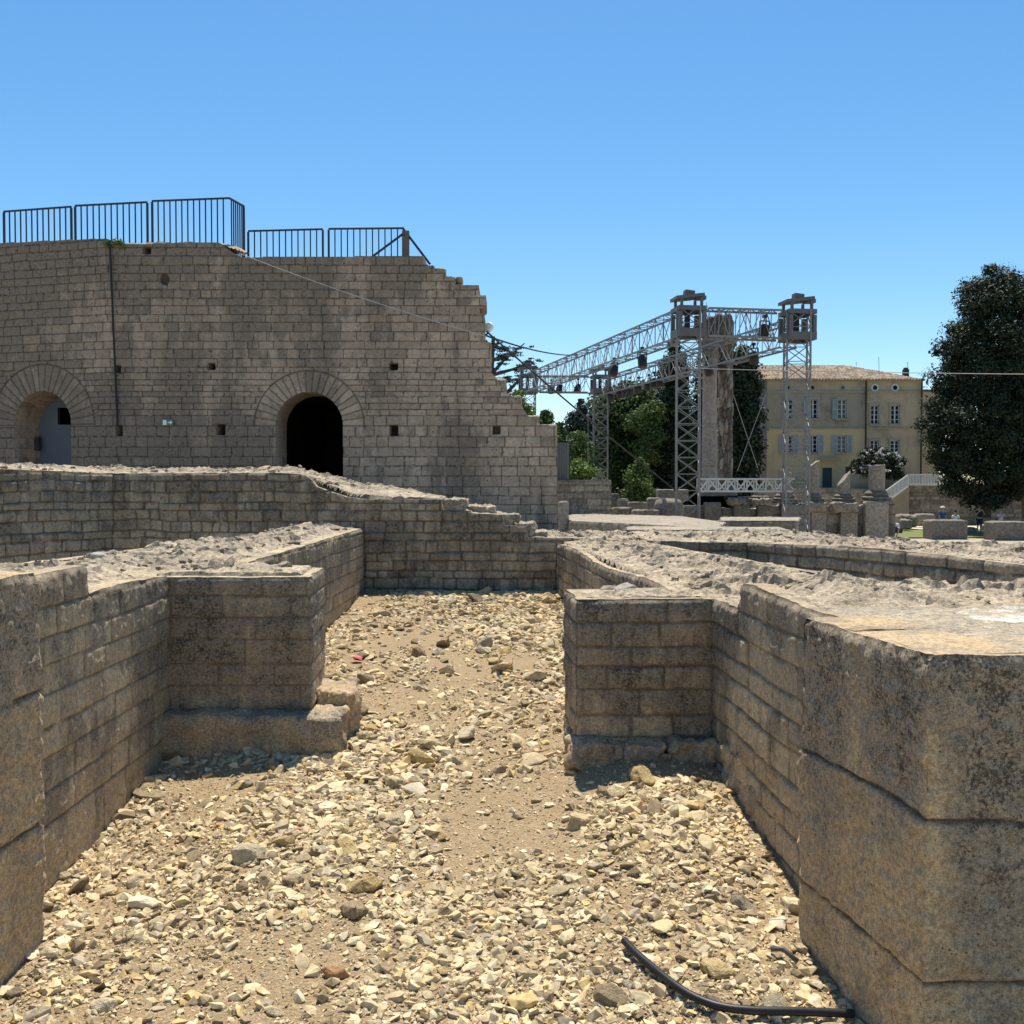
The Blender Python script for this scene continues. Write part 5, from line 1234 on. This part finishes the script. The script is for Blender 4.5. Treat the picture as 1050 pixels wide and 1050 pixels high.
for k in range(n):
    x0 = p0.x+(p1.x-p0.x)*k/n; x1 = p0.x+(p1.x-p0.x)*(k+1)/n; z = p0.z+(p1.z-p0.z)*(k+1)/n
    mb.box(((x0+x1)/2, 74.9, (z-1.6)/2), (x1-x0, 1.5, z+1.6))
mb.build('steps', M['pale_slab'], st)
def white_rail(q0, q1, hgt, n, label):
    t = thing('white_railing', label, 'railing', tuple(q0), 'white painted railings by the stair'); mb = MB(); u = Vector((0, 0, hgt)); mb.bar(q0+u, q1+u, .09); mb.bar(q0+Vector((0, 0, .1)), q1+Vector((0, 0, .1)), .06); mb.build('rail', M['frame_white'], t)
    me = None
    for k in range(n+1):
        q = q0+(q1-q0)*(k/n); mb = MB()
        if me is None: mb.box((0, 0, hgt/2), (.055, .055, hgt)); me = bpy.data.meshes.new('baluster'); me.from_pydata(mb.v, [], mb.f); me.materials.append(M['frame_white'])
        o = bpy.data.objects.new('baluster', me); COL.objects.link(o); o.parent = t; o.location = q-q0
white_rail(at(908.5, 516, 73.9), at(931, 500, 73.9), .95, 16, 'white sloping railing along the stair')
white_rail(at(932, 498, 74.8), at(966, 498, 74.8), .85, 22, 'white level railing on top of the retaining wall right of the stair')
t = thing('garden_fence', 'grey green slatted garden fence below the oleander', 'fence', (at(875, 500, 77).x, 77, TZ))
mb = MB(); a, b = at(866, 486, 77), at(916, 501, 77); n = 48
for k in range(n):
    x = a.x+(b.x-a.x)*(k+.5)/n; mb.box((x, 77, (a.z+b.z)/2), ((b.x-a.x)/n*.78, .04, a.z-b.z))
mb.build('slats', flat_mat('grey_green_paint', (.25,.26,.22), .7, 0, .12, 3), t)
mb = MB(); mb.bar((a.x, 77.05, a.z-.15), (b.x, 77.05, a.z-.15), .06); mb.bar((a.x, 77.05, b.z+.2), (b.x, 77.05, b.z+.2), .06); mb.build('rail', flat_mat('grey_green_rail', (.22,.23,.2), .7), t)
def lawn_mat():
    n = NT('lawn_grass'); a = n.noise(.8, 5, .7); b = n.noise(9, 5, .8); n.base(n.mix(b, n.mix(a, (.085,.115,.03), (.14,.165,.05)), (.20,.205,.085))); n.bump(b, .8, .05); return n.m
M['lawn'] = lawn_mat()
grid_sheet('lawn', 18.5, 46, 57.8, 68.0, lambda X, Y: gz(Y, X)+.055+.03*fbm(X*.7, Y*.7, 0, 3, 9), .5, M['lawn'], 'green mown lawn between the stone blocks', 'structure', 'lawn')
M['path'] = flat_mat('pale_gravel_path', (.52,.46,.36), .95, 0, .1, 2)
grid_sheet('path', 18.5, 60, 68.0, 74.8, lambda X, Y: gz(Y, X)+.075+.0*X, 1.0, M['path'], 'pale gravel path behind the lawn', 'structure', 'path')
# ------------------------------------------------------------------ trees
def leaf_mat(name, lo, hi, tip=None, trans=.25):
    n = NT(name); r, g, b = n.attr()[:3]; c = n.mix(r, lo, hi)
    if tip: c = n.mix(n.ramp(g, .6, 1, 0, .9), c, tip)
    n.base(c); n.b.inputs['Roughness'].default_value = .65; n.b.inputs['Specular IOR Level'].default_value = .25
    tr = n.t.nodes.new('ShaderNodeBsdfTranslucent'); n.val(c, tr.inputs[0]); mx = n.t.nodes.new('ShaderNodeMixShader'); mx.inputs[0].default_value = trans
    n.L(n.b.outputs[0], mx.inputs[1]); n.L(tr.outputs[0], mx.inputs[2]); n.L(mx.outputs[0], n.out.inputs[0]); return n.m
M['bark'] = flat_mat('bark', (.10,.08,.06), .95, 0, .25, 5, .6)
def leaves(C, Rr, per, leaf, seed, flat=.75, up=.3, long=1.6, outc=None):
    """leaf clumps: C (n,3) centres, Rr (n,) radii; `per` leaves each"""
    rs = np.random.default_rng(seed); n = len(C); N = n*per
    d = rs.normal(size=(N, 3)); d /= np.linalg.norm(d, axis=1)[:, None]
    rad = np.repeat(Rr, per)*(.2+.8*rs.random(N)**.75)
    off = d*rad[:, None]; off[:, 2] *= flat
    P = np.repeat(C, per, 0)+off
    nm = d+rs.normal(0, .55, (N, 3)); nm[:, 2] += up; nm /= np.linalg.norm(nm, axis=1)[:, None]
    t = rs.normal(size=(N, 3)); t[:, 2] += .25; t -= nm*(t*nm).sum(1)[:, None]; t /= np.linalg.norm(t, axis=1)[:, None]; b = np.cross(nm, t)
    L = leaf*(.55+.9*rs.random(N)); Wd = L/long
    V = np.stack([P-t*L[:, None]*.5, P+b*Wd[:, None]*.5-t*L[:, None]*.08, P+t*L[:, None]*.5, P-b*Wd[:, None]*.5-t*L[:, None]*.08], 1).reshape(-1, 3)
    tone = np.clip(np.repeat(rs.random(n), per)*.6+rs.random(N)*.4, 0, 1); g = rs.random(N)
    Cc = np.ones((N*4, 4)); Cc[:, 0] = np.repeat(tone, 4); Cc[:, 1] = np.repeat(g, 4); Cc[:, 2] = 0
    return V, np.arange(N*4).reshape(-1, 4), Cc
def envelope_clumps(px, prof, Y, n, rc, seed, depth_ratio=1.0, shell=.55, jag=.22):
    """clump centres inside a body of revolution whose half widths (photo px) are given per row: prof [(py, hw)], axis column px"""
    rs = np.random.default_rng(seed); k = Y/1000.0
    pys = np.array([p[0] for p in prof]); hws = np.array([p[1] for p in prof]); w = hws**1.15+1
    py = rs.uniform(pys[0], pys[-1], n*6); ok = rs.random(n*6) < np.interp(py, pys, w)/w.max(); py = py[ok][:n]
    hw = np.interp(py, pys, hws)*k; a = rs.uniform(0, 2*math.pi, len(py)); r = shell+(1-shell)*rs.random(len(py)); r = np.where(rs.random(len(py)) < .2, rs.random(len(py)), r)
    R_ = rc*(.6+.8*rs.random(len(py)))
    ax = at(px, 0, Y).x; hwe = np.maximum(hw*(1+jag*1.6*fbm(py*.07+seed, np.cos(a)*1.3, np.sin(a)*1.3, 3, seed))-R_*.6, 0)
    x = ax+np.cos(a)*r*hwe; y = Y+np.sin(a)*r*hwe*depth_ratio; z = np.array([at(px, q, Y).z for q in py])
    return np.stack([x, y, z], 1), np.minimum(R_, np.maximum(hw*.8, .25))
def tree(name, label, px, prof, Y, n, rc, per, leaf, mat, seed, trunk=None, limbs=6, flat=.75, up=.3, cat='tree', shell=.55, group=None, stem=.22, long=1.6, z0=None, jag=.22):
    x = at(px, 0, Y).x; zb_ = at(px, trunk or prof[-1][0], Y).z if z0 is None else z0
    t = thing(name, label, cat, (x, Y, zb_), group)
    C, Rr = envelope_clumps(px, prof, Y, n, rc, seed, shell=shell, jag=jag)
    V, Q, Cc = leaves(C, Rr, per, leaf, seed+1, flat, up, long)
    link('crown', np_mesh('crown', V, Q, Cc, False), mat, t)
    rs = np.random.default_rng(seed+2); ztop = at(px, prof[0][0], Y).z; mb = MB(); H = ztop-zb_
    pts = [Vector((x+.12*H*.1*math.sin(k*1.3+seed), Y, zb_+H*.9*k/8)) for k in range(9)]
    mb.tube(pts, [stem*(1-.1*k) for k in range(9)], 8)
    for k in range(limbs):
        c = C[rs.integers(len(C))]; s = pts[2+k % 5]; m_ = (s+Vector(c))/2+Vector((0, 0, -.2)); mb.tube([s, m_, Vector(c)], [stem*.4, stem*.28, stem*.12], 6)
    mb.build('trunk', M['bark'], t); return t
M['leaf_dark'] = leaf_mat('cypress_foliage', (.009,.017,.008), (.042,.060,.026), None, .08)
M['leaf_deep'] = leaf_mat('deep_green_leaves', (.026,.045,.013), (.075,.115,.032))
M['leaf_mid'] = leaf_mat('mid_green_leaves', (.04,.07,.016), (.11,.16,.04))
M['leaf_bright'] = leaf_mat('bright_green_leaves', (.07,.12,.02), (.17,.235,.055))
M['leaf_blue'] = leaf_mat('bluish_conifer', (.016,.030,.022), (.045,.07,.05), None, .08)
M['leaf_olive'] = leaf_mat('greyish_shrub_leaves', (.08,.10,.06), (.2,.22,.15))
BT = 'trees of the park behind the stage rig'
# the big dark tree on the right
t = tree('conifer_tree', 'very large dark cypress-like tree at the right edge over the lawn', 1021, [(273, 3), (280, 20), (288, 30), (300, 36), (312, 40), (325, 42), (336, 44), (343, 50), (352, 54), (372, 58), (395, 63), (415, 62), (440, 65), (462, 63), (480, 57), (495, 50), (505, 40), (514, 28)], 64, 640, .95, 200, .20, M['leaf_dark'], 501, trunk=531, limbs=4, flat=.72, up=.5, shell=.66, stem=.34, long=2.0, jag=.28)
tree('conifer_tree', 'second dark tree behind the big right one, only its lower right side showing', 1062, [(330, 10), (380, 40), (470, 48), (502, 36), (508, 10)], 72, 150, 1.0, 80, .32, M['leaf_dark'], 506, trunk=531, stem=.4)
# behind the rig
tree('broadleaf_tree', 'broad dense dark green tree left of the near tower, filling the gap behind the rig', 652, [(399, 16), (404, 32), (414, 42), (435, 48), (470, 50), (500, 50), (525, 46)], 82, 330, 1.7, 170, .30, M['leaf_deep'], 511, trunk=528, group=BT, jag=.3)
tree('broadleaf_tree', 'lighter green tree in front of the broad dark one', 667, [(414, 10), (422, 20), (438, 24), (455, 22), (475, 14), (492, 8)], 76, 46, .9, 90, .24, M['leaf_mid'], 516, trunk=522, group=BT, shell=.5, jag=.9)
tree('broadleaf_tree', 'small bright green tree low in front of the dark park trees', 657, [(470, 5), (482, 12), (494, 20), (508, 24), (520, 24)], 70, 64, .65, 90, .19, M['leaf_mid'], 521, trunk=524, group=BT, jag=.8, shell=.4)
tree('conifer_tree', 'dark columnar cypress just left of the near tower', 692, [(350, 3), (358, 10), (375, 16), (400, 19), (430, 21), (470, 23), (520, 22)], 78, 260, .75, 80, .26, M['leaf_dark'], 526, trunk=524, flat=1.4, group=BT)
tree('conifer_tree', 'dense dark tree right of the tall columns beside the house', 764, [(358, 5), (366, 14), (380, 19), (400, 22), (440, 23), (480, 24), (510, 22)], 77, 240, .95, 80, .3, M['leaf_dark'], 531, trunk=516, flat=1.2, group=BT)
tree('conifer_tree', 'dark tree directly behind the two tall columns', 733, [(366, 12), (390, 26), (450, 30), (515, 30)], 83, 170, 1.1, 70, .34, M['leaf_dark'], 533, trunk=522, flat=1.2, group=BT)
tree('conifer_tree', 'bluish dark conifer left of the far right tower', 597, [(410, 3), (418, 10), (430, 17), (450, 22), (475, 23), (500, 22)], 74, 130, .85, 80, .24, M['leaf_blue'], 536, trunk=520, flat=.7, group=BT)
tree('broadleaf_tree', 'mid green tree behind the far right tower', 620, [(440, 10), (452, 22), (480, 26), (510, 24)], 80, 110, 1.1, 70, .28, M['leaf_mid'], 541, trunk=522, group=BT)
tree('bush', 'round bright green bush above the brownish wall', 594, [(444, 6), (451, 16), (463, 22), (476, 22), (486, 18)], 62, 90, .6, 60, .17, M['leaf_mid'], 546, trunk=500, cat='bush')
tree('bush', 'pale green leafy bush directly on top of the brownish wall', 594, [(474, 8), (480, 17), (488, 20), (496, 18)], 48, 60, .4, 60, .14, M['leaf_bright'], 551, trunk=510, cat='bush')
tree('bush', 'airy greyish shrub at the foot of the far right tower', 617, [(482, 4), (492, 9), (508, 13), (524, 14), (532, 10)], 46, 46, .35, 36, .10, M['leaf_olive'], 556, trunk=536, cat='bush', shell=.4, stem=.05)
tree('bush', 'yellow green bush peeking over the stepped wall edge, upper one', 532, [(398, 3), (405, 9), (415, 14), (430, 18), (442, 18)], 40, 60, .35, 60, .13, M['leaf_bright'], 561, trunk=470, cat='bush')
tree('bush', 'green bush peeking over the stepped wall edge, lower one', 560, [(421, 3), (428, 9), (438, 14), (450, 18), (465, 20)], 42, 60, .4, 60, .14, M['leaf_mid'], 566, trunk=500, cat='bush')
tree('broadleaf_tree', 'darker green tree between the stepped wall edge and the bluish conifer', 574, [(434, 4), (444, 10), (460, 14), (490, 15)], 58, 70, .6, 60, .2, M['leaf_deep'], 571, trunk=520)
# a far line of park trees closing the view
for i, (px, top, hw) in enumerate(((600, 452, 34), (655, 440, 40), (705, 430, 38), (560, 470, 30), (745, 450, 36))):
    tree('broadleaf_tree', ('dark far park tree behind the bluish conifer', 'dark far park tree behind the broad dense tree', 'dark far park tree behind the near left tower', 'dark far park tree behind the wall edge bushes', 'dark far park tree behind the rough column')[i], px, [(top, 6), (top+10, hw*.6), (top+30, hw), (530, hw)], 96, 120, 1.8, 60, .5, M['leaf_deep'], 580+i*3, trunk=530, group=BT)
# cedar with flat branches
ced = thing('cedar_tree', 'dark cedar with flat spreading branches showing beyond the broken wall edge', 'tree', (at(505, 0, 70).x, 70, -1.4))
base = at(500, 430, 70); mb = MB(); mb.tube([Vector((at(497, 0, 70).x, 70, -1.4)), Vector((at(498, 0, 70).x, 70, 4)), at(502, 395, 70), at(506, 345, 70)], [.5, .4, .28, .12], 8)
C, Rr = [], []
for a, b, c, sp in (((503, 385), (516, 370), (538, 352), 1.0), ((503, 385), (525, 379), (546, 371), .9), ((505, 370), (512, 366), (528, 363), .7), ((503, 398), (512, 392), (524, 388), .7), ((515, 408), (530, 392), (538, 384), .5), ((500, 350), (490, 356), (480, 362), .8), ((505, 352), (511, 356), (519, 360), .6)):
    P = [at(a[0], a[1], 70), at(b[0], b[1], 70), at(c[0], c[1], 70)]; mb.tube(P, [.16, .11, .04], 6)
    for k in range(26):
        f = random.random()**.6; q = P[0].lerp(P[1], f*2) if f < .5 else P[1].lerp(P[2], f*2-1)
        C.append((q.x+random.gauss(0, .28), q.y+random.gauss(0, .9)*sp, q.z+random.gauss(.06, .08))); Rr.append(.22+.22*random.random())
mb.build('trunk', M['bark'], ced)
V, Q, Cc = leaves(np.array(C), np.array(Rr), 34, .15, 603, .28, .8, 2.2); link('crown', np_mesh('crown', V, Q, Cc, False), M['leaf_blue'], ced)
# oleander
ole = tree('oleander', 'dark rounded oleander bush covered in white blossom before the house', 904, [(459, 8), (464, 20), (472, 29), (482, 32), (490, 30)], 78, 150, .5, 80, .2, M['leaf_dark'], 611, trunk=500, cat='bush', stem=.1)
C, Rr = envelope_clumps(905, [(460, 8), (465, 20), (473, 28), (484, 30)], 78, 300, .12, 613, 1.0, .95)
C = C[(C[:, 1] < 78.4)]; k = fbm(C[:, 0]*.8, C[:, 2]*.8, 0, 3, 4) > -.02; C = C[k]
V, Q, Cc = leaves(C, np.full(len(C), .16), 9, .13, 615, 1, .2, 1.1); link('blossom', np_mesh('blossom', V, Q, Cc, False), leaf_mat('white_blossom', (.6,.55,.55), (.8,.78,.76)), ole)
# dry tufts on the wall crest
p = at(119, 250, 29.9); V, Q, Cc = leaves(np.array([[p.x+random.gauss(0, .18), 29.95, p.z+random.gauss(.0, .05)] for _ in range(10)]), np.full(10, .12), 26, .16, 621, .7, .6, 5)
o = link('weed_tuft', np_mesh('weed_tuft', V, Q, Cc, False), M['leaf_bright']); tag(o, 'small green weed tuft on the wall crest beside the black cable', 'weed')

# ------------------------------------------------------------------ people
def skin_mesh(name, J, E, root, mat, parent, sub=1):
    keys = list(J); idx = {k: i for i, k in enumerate(keys)}
    me = bpy.data.meshes.new(name); me.from_pydata([J[k][:3] for k in keys], [(idx[a], idx[b]) for a, b in E], []); o = bpy.data.objects.new(name, me); COL.objects.link(o)
    md = o.modifiers.new('skin', 'SKIN'); sd_ = o.modifiers.new('sub', 'SUBSURF'); sd_.levels = sub; sd_.render_levels = sub
    for k in keys:
        sv = me.skin_vertices[0].data[idx[k]]; r = J[k][3]; sv.radius = (r, r*(J[k][4] if len(J[k]) > 4 else 1)); sv.use_root = (k == root)
    dg = bpy.context.evaluated_depsgraph_get(); dg.update(); nm = bpy.data.meshes.new_from_object(o.evaluated_get(dg)); nm.name = name
    bpy.data.objects.remove(o); nm.materials.clear(); nm.materials.append(mat)
    for p in nm.polygons: p.use_smooth = True
    c = bpy.data.objects.new(name, nm); COL.objects.link(c); c.parent = parent; return c
M['skin'] = flat_mat('skin', (.42,.27,.19), .6, 0, .05, 3)
def person(loc, heading, label, h=1.74, pose='stand', arms='down', top=(.03,.035,.06), legs=(.03,.035,.06), hair=(.05,.035,.025), hat=None, long_=False):
    t = thing('person', label, 'person', loc); t.rotation_euler = (0, 0, heading); k = h/1.74; t.scale = (k, k, k)
    J = {}; E = []
    if pose == 'stand': pz, lean = .93, 0.0
    else: pz, lean = .34, .38
    def tor(z, y=0): return (0, y+lean*(z-.93)*1.15, pz+(z-.93)*(1-.35*(lean > 0)))
    def put(n, p, r, f=1): J[n] = tuple(p)+(r, f)
    put('pelvis', tor(.95), .145, .75); put('waist', tor(1.10), .128, .75); put('chest', tor(1.30), .15, .75); put('upper', tor(1.42), .125, .7); put('neck', tor(1.52), .055); put('skull', tor(1.60, .01), .085, 1.05); put('crown', tor(1.69, .01), .072)
    E += [('pelvis', 'waist'), ('waist', 'chest'), ('chest', 'upper'), ('upper', 'neck'), ('neck', 'skull'), ('skull', 'crown')]
    put('nose', Vector(tor(1.605))+Vector((0, .115, 0)), .012); E.append(('skull', 'nose'))
    for s, nm in ((-1, 'l'), (1, 'r')):
        sh = Vector(tor(1.42))+Vector((s*.19, 0, 0)); put('sh'+nm, sh, .058)
        if arms == 'up': el = sh+Vector((s*.07, .16, -.22)); wr = el+Vector((-s*.15, .14, .2))
        elif arms == 'hip': el = sh+Vector((s*.14, -.02, -.26)); wr = el+Vector((-s*.12, .12, -.16))
        else: el = sh+Vector((s*.05, .0, -.30)); wr = el+Vector((s*.0, .10, -.24))
        put('el'+nm, el, .042); put('wr'+nm, wr, .03); d = (wr-el).normalized(); hd = wr+d*.08; put('hand'+nm, hd, .036, .55)
        E += [('upper', 'sh'+nm), ('sh'+nm, 'el'+nm), ('el'+nm, 'wr'+nm), ('wr'+nm, 'hand'+nm)]
        side = d.cross(Vector((0, 1, .3))).normalized()
        for q in range(4):
            a = hd+side*((q-1.5)*.02)+d*.035; b = a+d*(.05+.012*(q in (1, 2)))+Vector((0, .012, 0)); put(f'f{q}a'+nm, a, .009); put(f'f{q}b'+nm, b, .008); E += [('hand'+nm, f'f{q}a'+nm), (f'f{q}a'+nm, f'f{q}b'+nm)]
        put('th'+nm, wr+d*.07+side*.055, .010); E.append(('wr'+nm, 'th'+nm))
        if pose == 'stand': hp, kn, an, toe = (s*.09, 0, .88), (s*.10, .02, .49), (s*.11, -.02, .075), (s*.13, .15, .035)
        else: hp, kn, an, toe = (s*.10, .04, .33), (s*.14, .44, .50), (s*.14, .40, .08), (s*.15, .56, .035)
        put('hip'+nm, hp, .088); put('kn'+nm, kn, .058); put('an'+nm, an, .04); put('toe'+nm, toe, .036); E += [('pelvis', 'hip'+nm), ('hip'+nm, 'kn'+nm), ('kn'+nm, 'an'+nm), ('an'+nm, 'toe'+nm)]
    skin_mesh('body', J, E, 'pelvis', M['skin'], t)
    g = lambda ks, add: {q: tuple(J[q][:3])+(J[q][3]+add,)+tuple(J[q][4:]) for q in ks}
    def half(a, b, f, r): return tuple(Vector(J[a][:3]).lerp(Vector(J[b][:3]), f))+(r,)
    S = g(['pelvis', 'waist', 'chest', 'upper', 'shl', 'shr'], .018); S['ml'] = half('shl', 'ell', .7, .062); S['mr'] = half('shr', 'elr', .7, .062)
    skin_mesh('shirt', S, [('pelvis', 'waist'), ('waist', 'chest'), ('chest', 'upper'), ('upper', 'shl'), ('upper', 'shr'), ('shl', 'ml'), ('shr', 'mr')], 'pelvis', flat_mat('shirt_cloth', top, .9, 0, .1, 6), t)
    P = g(['pelvis', 'hipl', 'hipr'], .022); f = .95 if not long_ else .98
    P['kl'] = half('hipl', 'knl', f, .082); P['kr'] = half('hipr', 'knr', f, .082); ed = [('pelvis', 'hipl'), ('pelvis', 'hipr'), ('hipl', 'kl'), ('hipr', 'kr')]
    if long_: P['al'] = half('knl', 'anl', .9, .06); P['ar'] = half('knr', 'anr', .9, .06); ed += [('kl', 'al'), ('kr', 'ar')]
    skin_mesh('trousers', P, ed, 'pelvis', flat_mat('trouser_cloth', legs, .9, 0, .1, 6), t)
    hc = Vector(J['crown'][:3]); H = {'a': tuple(hc+Vector((0, -.045, -.09)))+(.085,), 'b': tuple(hc+Vector((0, -.03, .0)))+(.088,), 'c': tuple(hc+Vector((0, .015, .03)))+(.07,)}
    skin_mesh('hair', H, [('a', 'b'), ('b', 'c')], 'b', flat_mat('hair', hair, .7), t)
    if hat:
        mb = MB(); mb.lathe(hc+Vector((0, 0, -.02)), [(.17, 0), (.175, .012), (.11, .03), (.105, .10), (.06, .125)], 18); o = mb.build('hat', flat_mat('hat_cloth', hat, .9), t, True); o.matrix_parent_inverse = Matrix.Identity(4)
    return t
def ground_at(px, Y): x = at(px, 520, Y).x; return (x, Y, float(gz(Y, x))+.05)
person(ground_at(1004.5, 62.5), math.pi*.95, 'man in dark navy clothes standing on the lawn between the two big blocks', 1.76, arms='up', top=(.025,.027,.04), legs=(.025,.027,.045), hair=(.25,.2,.16))
person(ground_at(966.5, 59.6), math.pi*1.1, 'person in a blue shirt and pale hat behind the left big lawn block', 1.78, arms='down', top=(.05,.09,.22), hat=(.62,.57,.48))
person(ground_at(980, 59.8), math.pi*.8, 'smaller person in a white top behind the left big lawn block', 1.50, arms='down', top=(.7,.7,.68), hair=(.06,.05,.04))
person(ground_at(1026.5, 58.8), math.pi*1.05, 'person in a pale pink top with raised hands behind the right lawn block', 1.62, arms='up', top=(.66,.52,.48), hair=(.3,.2,.12))
pb = (at(921.5, 520, 50).x, 50.0, -.98)
person((pb[0], pb[1], pb[2]-.0), math.pi*.62, 'person in a white shirt sitting bent forward at the right end of the stage', 1.72, pose='sit', arms='down', top=(.72,.72,.72), legs=(.05,.05,.06), hair=(.04,.03,.025), long_=True)
rough_block('seat_stone', (pb[0]-.0, pb[1]+.0, pb[2]-.32), (.95, .9, .62), M['far_stone'], None, seed=631, amp=.03, round_=.2)
tag(bpy.data.objects['seat_stone'], 'low stone under the person bent forward', 'stone block')
# ------------------------------------------------------------------ light
SUN_EL, SUN_AZ = 68.0, 0.0     # high midday sun ahead of the camera
w = bpy.data.worlds.new('World'); scene.world = w; w.use_nodes = True
nt = w.node_tree; bg = nt.nodes['Background']; sky = nt.nodes.new('ShaderNodeTexSky'); sky.sky_type = 'NISHITA'
sky.sun_disc = False; sky.sun_elevation = R(SUN_EL); sky.sun_rotation = R(SUN_AZ)
sky.altitude = 300; sky.air_density = 1.0; sky.dust_density = .4; sky.ozone_density = 2.2
hs = nt.nodes.new('ShaderNodeHueSaturation'); hs.inputs['Saturation'].default_value = 1.28; hs.inputs['Hue'].default_value = .494; nt.links.new(sky.outputs[0], hs.inputs['Color']); nt.links.new(hs.outputs[0], bg.inputs[0]); bg.inputs[1].default_value = .096
sd = bpy.data.lights.new('sun', 'SUN'); sd.energy = 4.3; sd.angle = R(.53); sd.color = (1, .94, .83)
so = bpy.data.objects.new('sun', sd); COL.objects.link(so); so.rotation_euler = (R(-(90-SUN_EL)), 0, R(-SUN_AZ)); so.location = (0, 30, 60)
scene.view_settings.view_transform = 'Standard'; scene.view_settings.look = 'None'; scene.view_settings.gamma = 1; scene.view_settings.exposure = 0.72
try: scene.view_settings.use_curve_mapping = False
except Exception: pass
scene.cycles.max_bounces = 8; scene.cycles.diffuse_bounces = 5
scene.cycles.use_denoising = True
